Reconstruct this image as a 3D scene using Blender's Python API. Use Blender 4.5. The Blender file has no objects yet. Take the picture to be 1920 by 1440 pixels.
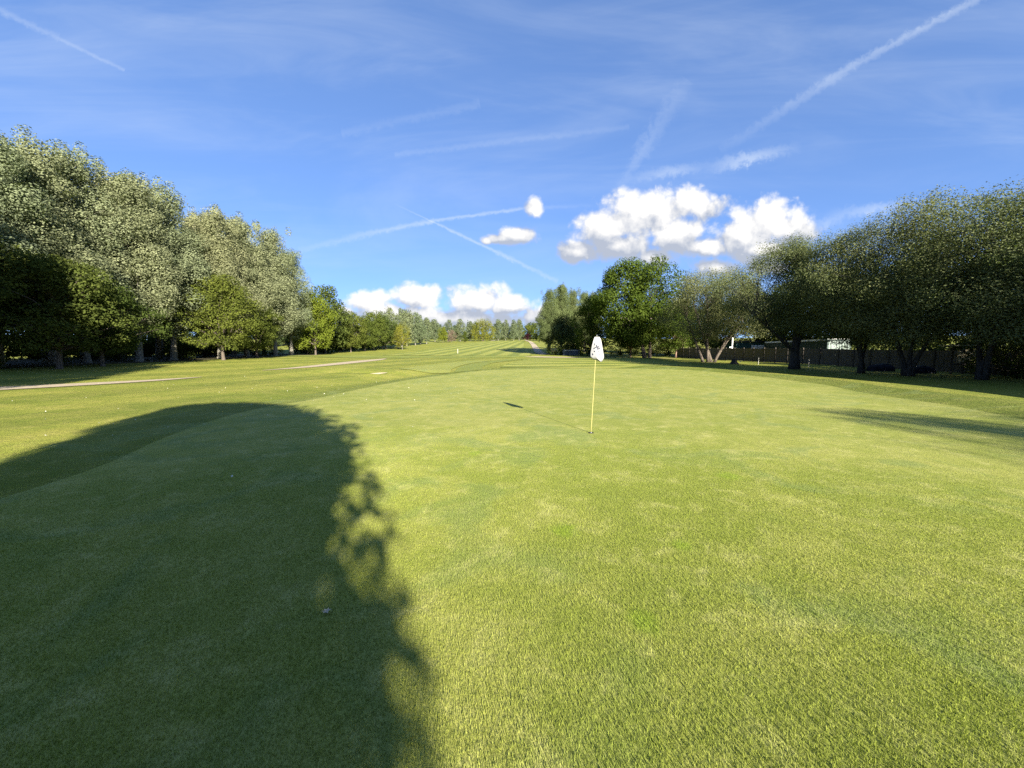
import bpy, bmesh, math, random
import numpy as np
from mathutils import Vector, Matrix

R = math.radians
SC = bpy.context.scene
COL = SC.collection

# ---------------------------------------------------------------- camera
FPX, HOR = 721.0, 662.0                      # focal length and horizon row, in pixels of a 1920 px wide frame
EYE = 1.65
PITCH = math.atan((720 - HOR) / FPX)
cam = bpy.data.objects.new('camera', bpy.data.cameras.new('camera'))
COL.objects.link(cam)
cam.location = (0, 0, EYE)
cam.rotation_euler = (R(90) - PITCH, 0, 0)
cam.data.sensor_width = 36
cam.data.lens = 36 * FPX / 1920
cam.data.clip_start = 0.05
cam.data.clip_end = 6000
SC.camera = cam

# ---------------------------------------------------------------- light, exposure
SUN_AZ, SUN_EL = 158.0, 20.5                 # degrees clockwise from +Y (the view direction); low sun behind the right shoulder
SUN_DIR = Vector((math.sin(R(SUN_AZ)) * math.cos(R(SUN_EL)), math.cos(R(SUN_AZ)) * math.cos(R(SUN_EL)), math.sin(R(SUN_EL))))
sun = bpy.data.objects.new('sun', bpy.data.lights.new('sun', 'SUN'))
COL.objects.link(sun)
sun.data.energy = 4.6
sun.data.angle = R(0.53)
sun.data.color = (1.0, 0.925, 0.80)
sun.rotation_euler = (-SUN_DIR).to_track_quat('-Z', 'Y').to_euler()
sun.location = (30, -60, 40)
SC.view_settings.view_transform = 'Standard'
SC.view_settings.look = 'None'
SC.view_settings.exposure = 2.12
SC.view_settings.gamma = 1.0
SC.view_settings.use_curve_mapping = False
SC.render.engine = 'CYCLES'
SC.cycles.max_bounces = 6
SC.cycles.diffuse_bounces = 3
SC.cycles.glossy_bounces = 2
SC.cycles.transmission_bounces = 4
SC.cycles.use_denoising = False
SC.cycles.sample_clamp_indirect = 4.0
SC.render.film_transparent = False


# ---------------------------------------------------------------- node helpers
class NT:
    """small expression helper on a node tree"""
    def __init__(s, tree):
        s.t = tree
    def n(s, typ, **k):
        nd = s.t.nodes.new(typ)
        for a, b in k.items():
            setattr(nd, a, b)
        return nd
    def put(s, sock, v):
        if v is None:
            return
        if isinstance(v, bpy.types.NodeSocket):
            s.t.links.new(v, sock)
        else:
            if isinstance(v, (tuple, list)) and len(v) == 3 and sock.type == 'RGBA':
                v = (*v, 1.0)
            sock.default_value = v
    def m(s, op, a, b=None, c=None, clamp=False):
        nd = s.n('ShaderNodeMath', operation=op, use_clamp=clamp)
        for i, v in enumerate((a, b, c)):
            s.put(nd.inputs[i], v)
        return nd.outputs[0]
    def v(s, op, a, b=None, c=None, scale=None):
        nd = s.n('ShaderNodeVectorMath', operation=op)
        for i, x in enumerate((a, b, c)):
            if x is not None:
                s.put(nd.inputs[i], x)
        if scale is not None:
            s.put(nd.inputs['Scale'], scale)
        return nd.outputs['Value'] if op in ('LENGTH', 'DOT_PRODUCT', 'DISTANCE') else nd.outputs[0]
    def mix(s, f, a, b, mode='MIX'):
        nd = s.n('ShaderNodeMix', data_type='RGBA', blend_type=mode, clamp_factor=True)
        s.put(nd.inputs[0], f); s.put(nd.inputs[6], a); s.put(nd.inputs[7], b)
        return nd.outputs[2]
    def noise(s, vec, scale, detail=3.0, rough=0.55, dist=0.0, dims='3D'):
        nd = s.n('ShaderNodeTexNoise', noise_dimensions=dims)
        s.put(nd.inputs['Vector'], vec)
        nd.inputs['Scale'].default_value = scale
        nd.inputs['Detail'].default_value = detail
        nd.inputs['Roughness'].default_value = rough
        nd.inputs['Distortion'].default_value = dist
        return nd.outputs[0]
    def step(s, x, a, b, smooth=True):
        nd = s.n('ShaderNodeMapRange', interpolation_type='SMOOTHSTEP' if smooth else 'LINEAR', clamp=True)
        s.put(nd.inputs[0], x); nd.inputs[1].default_value = a; nd.inputs[2].default_value = b
        nd.inputs[3].default_value = 0.0; nd.inputs[4].default_value = 1.0
        return nd.outputs[0]
    def xyz(s, x, y, z=0.0):
        nd = s.n('ShaderNodeCombineXYZ')
        s.put(nd.inputs[0], x); s.put(nd.inputs[1], y); s.put(nd.inputs[2], z)
        return nd.outputs[0]
    def sep(s, vec):
        nd = s.n('ShaderNodeSeparateXYZ'); s.put(nd.inputs[0], vec)
        return nd.outputs


# ---------------------------------------------------------------- world: clear evening sky, cirrus, contrails, fair-weather cumulus
world = bpy.data.worlds.new('World')
SC.world = world
world.use_nodes = True
wt = NT(world.node_tree)
bg = world.node_tree.nodes['Background']
sky = wt.n('ShaderNodeTexSky', sky_type='NISHITA')
sky.sun_disc = False
sky.sun_elevation = R(SUN_EL)
sky.sun_rotation = R(SUN_AZ)
sky.air_density, sky.dust_density, sky.ozone_density = 0.6, 0.3, 3.0
gam = wt.n('ShaderNodeGamma'); gam.inputs[1].default_value = 0.55
wt.put(gam.inputs[0], sky.outputs[0])
skycol = wt.mix(1.0, gam.outputs[0], (1.07, 1.47, 2.20), 'MULTIPLY')
tc = wt.n('ShaderNodeTexCoord')
dirv = tc.outputs['Generated']
dx, dy, dz = wt.sep(dirv)
dyc = wt.m('MAXIMUM', dy, 0.02)
front = wt.step(dy, 0.02, 0.12)
# the part of the sky dome to the north, on its tangent plane (degrees-like units of 1/100)
U = wt.m('MULTIPLY', wt.m('DIVIDE', dx, dyc), 100.0)
V = wt.m('MULTIPLY', wt.m('DIVIDE', dz, dyc), 100.0)
P = wt.xyz(U, V, 0.0)


def tp(px, py):                              # tangent-plane position of a sky feature
    xc, yc = (px - 960) / FPX, (720 - py) / FPX
    y = math.cos(PITCH) + yc * math.sin(PITCH)
    z = -math.sin(PITCH) + yc * math.cos(PITCH)
    return 100 * xc / y, 100 * z / y


puffs = [(1215, 402, 92, 46), (1140, 428, 66, 36), (1084, 474, 44, 22), (1292, 384, 62, 30), (1268, 440, 54, 44), (1226, 484, 52, 20), (1165, 462, 64, 30),
         (1436, 418, 78, 44), (1386, 446, 54, 40), (1488, 430, 46, 34), (1420, 474, 62, 26), (1346, 502, 46, 18), (1336, 464, 38, 20), (1446, 502, 46, 14),
         (1004, 388, 17, 18), (972, 442, 40, 17), (936, 449, 40, 11, .15), (912, 452, 14, 9),
         (690, 566, 44, 24), (650, 588, 40, 16, .2), (784, 556, 48, 28), (735, 590, 104, 22), (900, 562, 70, 30), (955, 574, 56, 24), (850, 600, 170, 24), (1010, 596, 60, 22),
         (690, 612, 150, 22)]
grp = bpy.data.node_groups.new('cumulus_field', 'ShaderNodeTree')
grp.interface.new_socket('P', in_out='INPUT', socket_type='NodeSocketVector')
grp.interface.new_socket('D', in_out='OUTPUT', socket_type='NodeSocketFloat')
gt = NT(grp)
gi, go = gt.n('NodeGroupInput'), gt.n('NodeGroupOutput')
acc = None
for (cx, cy, rx, ry, *thinner) in puffs:
    u0, v0 = tp(cx, cy)
    k = 100 / FPX
    sx, sy = 1 / (rx * k), 1 / (ry * k)
    q = gt.v('MULTIPLY_ADD', gi.outputs[0], (sx, sy, 0.0), (-u0 * sx, -v0 * sy, 0.0))
    ln = gt.v('LENGTH', q)
    if thinner:
        ln = gt.m('ADD', ln, thinner[0])
    acc = ln if acc is None else gt.m('SMOOTH_MIN', acc, ln, 0.22)
bil = gt.noise(gi.outputs[0], 0.16, 6.0, 0.5, 0.2, '2D')
vor = gt.n('ShaderNodeTexVoronoi', feature='SMOOTH_F1', voronoi_dimensions='2D')
gt.put(vor.inputs['Vector'], gt.v('MULTIPLY_ADD', gi.outputs[0], (1, 1, 1), gt.v('MULTIPLY', gt.xyz(bil, bil, 0.0), (3, 3, 0))))
vor.inputs['Scale'].default_value = 0.26
vor.inputs['Detail'].default_value = 3.0
vor.inputs['Roughness'].default_value = 0.55
vor.inputs['Smoothness'].default_value = 0.35
rough = gt.m('ADD', gt.m('MULTIPLY', gt.m('SUBTRACT', bil, 0.5), 1.15), gt.m('MULTIPLY', gt.m('SUBTRACT', 0.45, vor.outputs['Distance']), 0.45))
gt.put(go.inputs[0], gt.m('ADD', gt.m('MULTIPLY', gt.m('SUBTRACT', 1.27, acc), 1.3), rough))


def field(p):
    nd = wt.n('ShaderNodeGroup', node_tree=grp)
    wt.put(nd.inputs[0], p)
    return nd.outputs[0]


f0 = field(P)
f1 = field(wt.v('ADD', P, (2.0, 2.5, 0.0)))          # a step towards the light
f2 = field(wt.v('ADD', P, (-0.6, -5.0, 0.0)))         # a step down: near the flat base
dens = wt.m('MULTIPLY', wt.step(f0, -0.06, 0.72), front)
lit = wt.m('MULTIPLY', wt.m('SUBTRACT', f0, f1), 0.42)
core = wt.step(f0, 0.1, 0.9)
base = wt.step(f2, 0.95, -0.3)
bright = wt.m('ADD', wt.m('ADD', 0.80, lit), wt.m('MULTIPLY', core, 0.08))
bright = wt.m('SUBTRACT', bright, wt.m('MULTIPLY', base, 0.46))
shade = wt.step(bright, 0.45, 0.98, False)
cloudcol = wt.mix(shade, (2.3, 2.55, 3.1), (5.2, 5.1, 4.95))

# thin high cloud: streaks and contrails
st = wt.n('ShaderNodeMapping', vector_type='POINT')
wt.put(st.inputs[0], P)
st.inputs['Rotation'].default_value = (0, 0, R(-16))
st.inputs['Scale'].default_value = (0.012, 0.075, 1)
veil = wt.noise(st.outputs[0], 1.0, 6.0, 0.6, 0.6, '2D')
st2 = wt.n('ShaderNodeMapping', vector_type='POINT')
wt.put(st2.inputs[0], P)
st2.inputs['Rotation'].default_value = (0, 0, R(52))
st2.inputs['Scale'].default_value = (0.012, 0.05, 1)
veil2 = wt.noise(st2.outputs[0], 1.0, 5.0, 0.6, 0.4, '2D')
thin = wt.m('ADD', wt.m('MULTIPLY', wt.step(veil, 0.40, 0.88), 0.15), wt.m('MULTIPLY', wt.step(veil2, 0.38, 0.85), 0.16))
frag = wt.noise(P, 0.55, 5.0, 0.65, 0.3, '2D')
trails = [((560, 470), (700, 436), 9, .12, .35), ((700, 436), (815, 414), 7, .35, .55), ((815, 414), (980, 391), 5, .55, .45), ((980, 391), (1120, 384), 6, .25, .0),
          ((735, 380), (820, 420), 2.2, .0, .45), ((820, 420), (930, 472), 4, .5, .55), ((930, 472), (1046, 528), 6, .5, .25),
          ((1850, -12), (1600, 122), 11, .40, .36), ((1600, 122), (1350, 282), 13, .36, .05), ((-20, 10), (110, 72), 9, .26, .20), ((110, 72), (234, 132), 5, .20, .22),
          ((1290, 150), (1200, 290), 22, .06, .26), ((1200, 290), (1150, 370), 14, .26, .0),
          ((1170, 336), (1260, 322), 14, .0, .5), ((1260, 322), (1330, 312), 14, .5, .0), ((1318, 320), (1400, 298), 19, .0, .7), ((1400, 298), (1505, 274), 15, .7, .0), ((1545, 404), (1640, 392), 15, .0, .6), ((1640, 392), (1740, 378), 15, .6, .0), ((1510, 432), (1550, 418), 14, .0, .35), ((1550, 418), (1590, 406), 14, .35, .0), ((640, 250), (900, 195), 12, .10, .10), ((740, 290), (1180, 238), 8, .14, .10)]
for (a, b, w, s0, s1) in trails:
    a, b, w = Vector(tp(*a)), Vector(tp(*b)), w * 100 / FPX
    d = b - a
    L = d.length
    d /= L
    rel = wt.v('SUBTRACT', P, (a.x, a.y, 0))
    al = wt.v('DOT_PRODUCT', rel, (d.x, d.y, 0))
    ac = wt.m('ABSOLUTE', wt.m('ADD', wt.v('DOT_PRODUCT', rel, (-d.y, d.x, 0)), wt.m('MULTIPLY', wt.m('SUBTRACT', frag, 0.5), w * 1.5)))
    tt = wt.m('DIVIDE', al, L)
    inside = wt.m('MULTIPLY', wt.step(tt, -0.004, 0.004), wt.step(tt, 1.004, 0.996))
    prof = wt.step(ac, w, 0.0)
    amp = wt.m('MULTIPLY_ADD', wt.m('MINIMUM', wt.m('MAXIMUM', tt, 0.0), 1.0), s1 - s0, s0)
    g = wt.m('MULTIPLY', wt.m('MULTIPLY', prof, inside), wt.m('MULTIPLY', amp, wt.m('MULTIPLY_ADD', frag, 0.7, 0.32)))
    thin = wt.m('MAXIMUM', thin, wt.m('ADD', wt.m('MULTIPLY', thin, 0.6), g)) if False else wt.m('ADD', thin, g)
thin = wt.m('MINIMUM', wt.m('MULTIPLY', thin, front), 0.85)
highcol = wt.mix(thin, skycol, (3.7, 4.2, 4.9))
STRENGTH = 0.05


def background(c):
    nd = wt.n('ShaderNodeBackground')
    wt.put(nd.inputs[0], c); nd.inputs[1].default_value = STRENGTH
    return nd.outputs[0]


def mix_shader(f, a, b):
    nd = wt.n('ShaderNodeMixShader')
    wt.put(nd.inputs[0], f); wt.put(nd.inputs[1], a); wt.put(nd.inputs[2], b)
    return nd.outputs[0]


# the costly cloud nodes are only reached where their mask is not zero
low = wt.m('MULTIPLY', wt.m('LESS_THAN', V, 64.0), wt.m('MULTIPLY', wt.m('GREATER_THAN', U, -75.0), wt.m('LESS_THAN', U, 125.0)))
upper = wt.m('MULTIPLY', wt.m('GREATER_THAN', dy, 0.02), wt.m('GREATER_THAN', dz, -0.02))
wt.put(bg.inputs[0], skycol)
bg.inputs[1].default_value = STRENGTH
hi = mix_shader(wt.m('MULTIPLY', dens, low), background(highcol), background(cloudcol))
hi = mix_shader(low, background(highcol), hi)
tot = mix_shader(upper, bg.outputs[0], hi)
wt.put(world.node_tree.nodes['World Output'].inputs[0], tot)
world.cycles.sampling_method = 'NONE'


# ---------------------------------------------------------------- bookkeeping
def tag(o, label=None, cat=None, group=None, kind=None):
    if label: o['label'] = label
    if cat: o['category'] = cat
    if group: o['group'] = group
    if kind: o['kind'] = kind
    return o


def empty(name, loc, rz=0.0, scale=1.0):
    o = bpy.data.objects.new(name, None)
    o.location = loc
    o.rotation_euler = (0, 0, rz)
    o.scale = (scale, scale, scale) if not isinstance(scale, tuple) else scale
    o.empty_display_size = 0.2
    COL.objects.link(o)
    return o


def link(name, me, parent=None, mat=None):
    o = bpy.data.objects.new(name, me)
    COL.objects.link(o)
    if parent is not None:
        o.parent = parent
    if mat is not None and len(me.materials) == 0:
        me.materials.append(mat)
    return o


def np_mesh(name, verts, faces, smooth=False, tint=None):
    """faces: (n,3) or (n,4) int array"""
    verts = np.asarray(verts, dtype=np.float32)
    faces = np.asarray(faces, dtype=np.int32)
    me = bpy.data.meshes.new(name)
    n, k = faces.shape
    me.vertices.add(len(verts)); me.vertices.foreach_set('co', verts.ravel())
    me.loops.add(n * k); me.loops.foreach_set('vertex_index', faces.ravel())
    me.polygons.add(n)
    me.polygons.foreach_set('loop_start', np.arange(0, n * k, k, dtype=np.int32))
    me.polygons.foreach_set('loop_total', np.full(n, k, dtype=np.int32))
    me.polygons.foreach_set('use_smooth', np.full(n, smooth, dtype=bool))
    if tint is not None:
        at = me.attributes.new('tint', 'FLOAT', 'FACE')
        at.data.foreach_set('value', np.asarray(tint, dtype=np.float32))
    me.update(calc_edges=True)
    return me


class MB:
    """collects boxes, tubes and quads into one mesh"""
    def __init__(s):
        s.v, s.f = [], []
    def add(s, vs, fs):
        o = len(s.v)
        s.v += [tuple(p) for p in vs]
        s.f += [tuple(i + o for i in f) for f in fs]
    def box(s, a, b):
        (x0, y0, z0), (x1, y1, z1) = a, b
        s.add([(x0, y0, z0), (x1, y0, z0), (x1, y1, z0), (x0, y1, z0), (x0, y0, z1), (x1, y0, z1), (x1, y1, z1), (x0, y1, z1)],
              [(0, 3, 2, 1), (4, 5, 6, 7), (0, 1, 5, 4), (1, 2, 6, 5), (2, 3, 7, 6), (3, 0, 4, 7)])
    def tube(s, pts, rad, n=6, cap=True):
        pts = [Vector(p) for p in pts]
        rings = []
        ref = Vector((0.3, 1, 0.1)).normalized()
        for i, p in enumerate(pts):
            t = (pts[min(i + 1, len(pts) - 1)] - pts[max(i - 1, 0)]).normalized()
            a = t.cross(ref)
            if a.length < 1e-3:
                a = t.cross(Vector((1, 0, 0)))
            a.normalize(); b = t.cross(a).normalized()
            r = rad[i] if isinstance(rad, (list, tuple)) else rad
            rings.append([p + (a * math.cos(2 * math.pi * k / n) + b * math.sin(2 * math.pi * k / n)) * r for k in range(n)])
        vs = [q for rg in rings for q in rg]
        fs = [(i * n + k, i * n + (k + 1) % n, (i + 1) * n + (k + 1) % n, (i + 1) * n + k) for i in range(len(pts) - 1) for k in range(n)]
        if cap:
            fs += [tuple(range(n - 1, -1, -1)), tuple((len(pts) - 1) * n + k for k in range(n))]
        s.add(vs, fs)
    def mesh(s, name, smooth=False):
        me = bpy.data.meshes.new(name)
        me.from_pydata(s.v, [], s.f)
        if smooth:
            me.polygons.foreach_set('use_smooth', [True] * len(me.polygons))
        me.update()
        return me
    def build(s, name, mat, parent=None, smooth=False):
        return link(name, s.mesh(name, smooth), parent, mat)


# ---------------------------------------------------------------- terrain
KY = np.array([-400, -60, -10, 12, 30, 45, 70, 90, 120, 160, 220, 300, 400, 520, 700, 2600], float)
KZ = np.array([-3.0, -.5, 0, 0, .08, .34, .86, 1.45, 2.75, 4.7, 7.7, 12.0, 17.5, 21.0, 23.0, 26.0])
_m = np.gradient(KZ, KY)


def profile(y):
    y = np.clip(y, KY[0], KY[-1])
    i = np.clip(np.searchsorted(KY, y) - 1, 0, len(KY) - 2)
    h = KY[i + 1] - KY[i]
    t = (y - KY[i]) / h
    return ((2 * t**3 - 3 * t**2 + 1) * KZ[i] + (t**3 - 2 * t**2 + t) * h * _m[i] + (-2 * t**3 + 3 * t**2) * KZ[i + 1] + (t**3 - t**2) * h * _m[i + 1])


def seg_dist(x, y, pts):
    best = np.full(np.shape(x), 1e9)
    for (ax, ay), (bx, by) in zip(pts[:-1], pts[1:]):
        dx_, dy_ = bx - ax, by - ay
        t = np.clip(((x - ax) * dx_ + (y - ay) * dy_) / (dx_ * dx_ + dy_ * dy_), 0, 1)
        best = np.minimum(best, np.hypot(x - ax - t * dx_, y - ay - t * dy_))
    return best


RIDGE = [(11.5, -2), (13.2, 4), (14.8, 10.9), (17, 16), (18.2, 21), (17.8, 27), (16.2, 33), (13, 38.5)]
LIP = [(-8.6, 14), (-8.8, 20), (-8.2, 26), (-6.4, 31)]


def hgt(x, y):
    x = np.asarray(x, float); y = np.asarray(y, float)
    z = profile(y)
    def g(cx, cy, sx, sy, a):
        return a * np.exp(-((x - cx) / sx) ** 2 - ((y - cy) / sy) ** 2)
    z = z + 0.42 * (1 / (1 + np.exp((x + 33) / 3.0))) * np.exp(-((y - 30) / 60.0) ** 2)      # ground climbs to the wood
    d = seg_dist(x, y, RIDGE)
    z = z + 0.28 * np.exp(-(d / 1.9) ** 2)                                                      # shoulder round the green
    z = z - 0.36 * np.exp(-((x - 22.3) / 3.0) ** 2) * (1 / (1 + np.exp(-(y + 6) / 4))) * (1 / (1 + np.exp((y - 33) / 3)))
    z = z + g(-13.0, 32.0, 5.0, 3.0, 0.36) - g(-11.0, 28.8, 1.5, 0.6, 0.16) + g(-11.2, 27.7, 2.2, 0.55, 0.12)                       # mound with the bunker in its face
    z = z - 0.16 * np.exp(-(seg_dist(x, y, LIP) / 1.5) ** 2)                                    # swale beside the green
    z = z + g(-5, 72, 30, 4, -0.22) + g(14, 55, 10, 8, 0.12)
    z = z + 0.05 * np.sin(x * 0.21 + 1.0) * np.sin(y * 0.17) * np.clip((np.hypot(x, y - 14) - 22) / 20, 0, 1)
    z = z + 2.4 * np.clip((np.abs(x) - 70) / 200, 0, 1) * np.sin(x * 0.011 + y * 0.006)
    return z


def H(x, y):
    return float(hgt(np.array([x]), np.array([y]))[0])


# ---------------------------------------------------------------- materials
def new_mat(name):
    m = bpy.data.materials.new(name)
    m.use_nodes = True
    nt = m.node_tree
    nt.nodes.clear()
    out = nt.nodes.new('ShaderNodeOutputMaterial')
    return m, NT(nt), out


def grass_mat(name, lush, pale, dry, stripe=None, fine=1.0, bump=0.5, blades=False, patch=1.0, spots=()):
    m, t, out = new_mat(name)
    geo = t.n('ShaderNodeNewGeometry')
    pos = geo.outputs['Position']
    flat = t.v('MULTIPLY', pos, (1, 1, 0))
    big = t.noise(flat, 0.28 * patch, 4, 0.6, 0.4, '2D')
    mid = t.noise(flat, 1.5 * patch, 5, 0.62, 0.3, '2D')
    small = t.noise(flat, 9.0, 4, 0.65, 0.0, '2D')
    c = t.mix(t.step(t.m('ADD', t.m('MULTIPLY', big, 0.5), t.m('MULTIPLY', mid, 0.5)), 0.36, 0.64), lush, pale)
    if not stripe:
        c = t.mix(t.m('MULTIPLY', t.step(t.noise(flat, 0.75, 3, 0.55, 0.8, '2D'), 0.5, 0.72), 0.6), c, (0.165, 0.205, 0.062))
    streak = t.noise(flat, 4.2, 4, 0.6, 0.5, '2D')
    c = t.mix(t.m('MULTIPLY', t.step(t.m('ADD', t.m('MULTIPLY', streak, 0.65), t.m('MULTIPLY', mid, 0.35)), 0.48, 0.74), 0.62), c, dry)
    for (sx_, sy_, rr) in spots:
        dd = t.m('ADD', t.v('LENGTH', t.v('MULTIPLY', t.v('SUBTRACT', flat, (sx_, sy_, 0)), (1, .8, 0))), t.m('MULTIPLY', t.m('SUBTRACT', streak, 0.5), rr))
        c = t.mix(t.m('MULTIPLY', t.step(dd, rr, rr * .25), 0.7), c, (0.185, 0.245, 0.028))
    if stripe:
        (ax, ay), period, amt = stripe
        s = t.v('DOT_PRODUCT', flat, (ax, ay, 0))
        s = t.m('ADD', s, t.m('MULTIPLY', t.m('SUBTRACT', big, 0.5), period * 0.16))
        w = t.m('SINE', t.m('MULTIPLY', s, 2 * math.pi / period))
        w = t.step(w, -0.35, 0.35)
        c = t.mix(w, t.mix(1.0, c, (1 - amt, 1 - amt * 0.8, 1 - amt), 'MULTIPLY'), t.mix(1.0, c, (1 + amt * .7, 1 + amt * .5, 1 + amt * .6), 'MULTIPLY'))
    grain = t.noise(flat, 75.0 * fine, 3, 0.7, 0.0, '2D')
    if blades:
        at = t.n('ShaderNodeAttribute', attribute_name='tint')
        c = t.mix(1.0, c, t.mix(at.outputs['Fac'], (0.66, 0.76, 0.62), (1.40, 1.43, 1.34)), 'MULTIPLY')
        d = t.n('ShaderNodeBsdfDiffuse'); t.put(d.inputs[0], c)
        tr = t.n('ShaderNodeBsdfTranslucent'); t.put(tr.inputs[0], t.mix(1.0, c, (1.1, 1.2, 0.6), 'MULTIPLY'))
        mx = t.n('ShaderNodeMixShader'); mx.inputs[0].default_value = 0.3
        t.put(mx.inputs[1], d.outputs[0]); t.put(mx.inputs[2], tr.outputs[0])
        t.put(out.inputs[0], mx.outputs[0])
        return m
    c = t.mix(1.0, c, t.mix(t.step(grain, 0.3, 0.7), (0.76, 0.79, 0.74), (1.22, 1.19, 1.22)), 'MULTIPLY')
    p = t.n('ShaderNodeBsdfPrincipled')
    t.put(p.inputs['Base Color'], c)
    p.inputs['Roughness'].default_value = 0.85
    p.inputs['Specular IOR Level'].default_value = 0.12
    bp = t.n('ShaderNodeBump'); bp.inputs['Strength'].default_value = bump; bp.inputs['Distance'].default_value = 0.03
    t.put(bp.inputs['Height'], t.m('ADD', t.m('MULTIPLY', grain, 0.6), t.m('ADD', t.m('MULTIPLY', small, 1.2), t.m('MULTIPLY', mid, 2.0))))
    t.put(p.inputs['Normal'], bp.outputs[0])
    t.put(out.inputs[0], p.outputs[0])
    return m


def plain_mat(name, c1, c2, scale=4.0, rough=0.8, bump=0.2, spec=0.3, detail=5, stretch=(1, 1, 1), metal=0.0):
    m, t, out = new_mat(name)
    tcn = t.n('ShaderNodeTexCoord')
    vec = t.v('MULTIPLY', tcn.outputs['Object'], stretch)
    nz = t.noise(vec, scale, detail, 0.6, 0.2)
    p = t.n('ShaderNodeBsdfPrincipled')
    t.put(p.inputs['Base Color'], t.mix(t.step(nz, 0.3, 0.7), c1, c2))
    p.inputs['Roughness'].default_value = rough
    p.inputs['Specular IOR Level'].default_value = spec
    p.inputs['Metallic'].default_value = metal
    if bump:
        bp = t.n('ShaderNodeBump'); bp.inputs['Strength'].default_value = bump; bp.inputs['Distance'].default_value = 0.05
        t.put(bp.inputs['Height'], nz); t.put(p.inputs['Normal'], bp.outputs[0])
    t.put(out.inputs[0], p.outputs[0])
    return m


def leaf_mat(name, dark, light, trans=0.28, gloss=0.04):
    m, t, out = new_mat(name)
    at = t.n('ShaderNodeAttribute', attribute_name='tint')
    oi = t.n('ShaderNodeObjectInfo')
    c = t.mix(at.outputs['Fac'], dark, light)
    c = t.mix(1.0, c, t.mix(oi.outputs['Random'], (0.86, 0.92, 0.9), (1.12, 1.06, 1.0)), 'MULTIPLY')
    d = t.n('ShaderNodeBsdfDiffuse'); t.put(d.inputs[0], c)
    tr = t.n('ShaderNodeBsdfTranslucent'); t.put(tr.inputs[0], t.mix(1.0, c, (1.15, 1.3, 0.5), 'MULTIPLY'))
    mx = t.n('ShaderNodeMixShader'); mx.inputs[0].default_value = trans
    t.put(mx.inputs[1], d.outputs[0]); t.put(mx.inputs[2], tr.outputs[0])
    if gloss <= 0:
        t.put(out.inputs[0], mx.outputs[0])
        return m
    gl = t.n('ShaderNodeBsdfGlossy'); gl.inputs['Roughness'].default_value = 0.42; gl.inputs[0].default_value = (0.9, 0.9, 0.9, 1)
    mg = t.n('ShaderNodeMixShader'); mg.inputs[0].default_value = gloss
    t.put(mg.inputs[1], mx.outputs[0]); t.put(mg.inputs[2], gl.outputs[0])
    t.put(out.inputs[0], mg.outputs[0])
    return m


GREEN_C = ((0.196, 0.220, 0.042), (0.256, 0.262, 0.064), (0.350, 0.338, 0.122))
M = {}
SPOTS = ((.5, 3.42, .17), (1.45, 3.15, .12), (2.9, 5.0, .2), (-.6, 6.2, .16), (.8, 2.2, .12))
M['green'] = grass_mat('putting_green_turf', *GREEN_C, bump=0.25, patch=1.0, spots=SPOTS)
M['blades'] = grass_mat('putting_green_blades', *GREEN_C, blades=True, spots=SPOTS)
M['fringe'] = grass_mat('fringe_turf', (0.118, 0.146, 0.022), (0.152, 0.170, 0.030), (0.225, 0.220, 0.066), fine=.7, bump=0.6)
M['rough'] = grass_mat('rough_grass', (0.150, 0.176, 0.025), (0.205, 0.210, 0.037), (0.285, 0.258, 0.075), fine=.55, bump=0.7, patch=.6, stripe=((0.93, -0.36), 6.5, .15))
M['approach'] = grass_mat('approach_turf', (0.180, 0.206, 0.036), (0.220, 0.234, 0.050), (0.280, 0.275, 0.085), stripe=((-0.16, 0.987), 5.0, .34), patch=.5)
M['fairway'] = grass_mat('fairway_turf', (0.176, 0.202, 0.036), (0.212, 0.226, 0.048), (0.270, 0.265, 0.080), stripe=((0.995, -0.075), 4.6, .26), patch=.3)
M['mown'] = grass_mat('mown_band_turf', (0.142, 0.172, 0.030), (0.172, 0.192, 0.038), (0.225, 0.225, 0.065))
M['mownlight'] = grass_mat('mown_light_turf', (0.195, 0.218, 0.042), (0.232, 0.242, 0.055), (0.30, 0.29, 0.10))
M['path'] = plain_mat('path_gravel', (0.30, 0.245, 0.165), (0.41, 0.34, 0.235), 6.0, 0.95, 0.4, 0.1)
M['sand'] = plain_mat('bunker_sand', (0.36, 0.30, 0.19), (0.46, 0.39, 0.26), 5.0, 0.95, 0.4, 0.1)
M['bark'] = plain_mat('bark_grey_brown', (0.055, 0.045, 0.036), (0.135, 0.112, 0.088), 5.0, 0.9, 0.8, 0.1, stretch=(3, 3, .7))
M['bark_pale'] = plain_mat('bark_pale_poplar', (0.085, 0.08, 0.062), (0.20, 0.19, 0.155), 4.0, 0.9, 0.6, 0.1, stretch=(3, 3, .8))
M['bark_red'] = plain_mat('bark_reddish', (0.12, 0.078, 0.055), (0.25, 0.17, 0.125), 5.0, 0.9, 0.8, 0.1, stretch=(3, 3, .7))
M['bark_dark'] = plain_mat('bark_dark', (0.022, 0.020, 0.018), (0.055, 0.05, 0.045), 5.0, 0.9, 0.8, 0.1, stretch=(3, 3, .7))
M['poplar'] = leaf_mat('leaf_silver_poplar', (0.122, 0.140, 0.074), (0.232, 0.248, 0.144), .25, .0)
M['poplar_far'] = leaf_mat('leaf_far_poplar', (0.075, 0.100, 0.052), (0.160, 0.185, 0.100), .22, .0)
M['poplar_green'] = leaf_mat('leaf_green_poplar', (0.070, 0.092, 0.034), (0.150, 0.176, 0.075), .25, 0)
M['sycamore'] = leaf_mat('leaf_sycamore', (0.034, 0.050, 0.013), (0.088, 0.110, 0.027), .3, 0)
M['hornbeam'] = leaf_mat('leaf_hornbeam', (0.050, 0.066, 0.014), (0.118, 0.138, 0.028), .3, 0)
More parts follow.
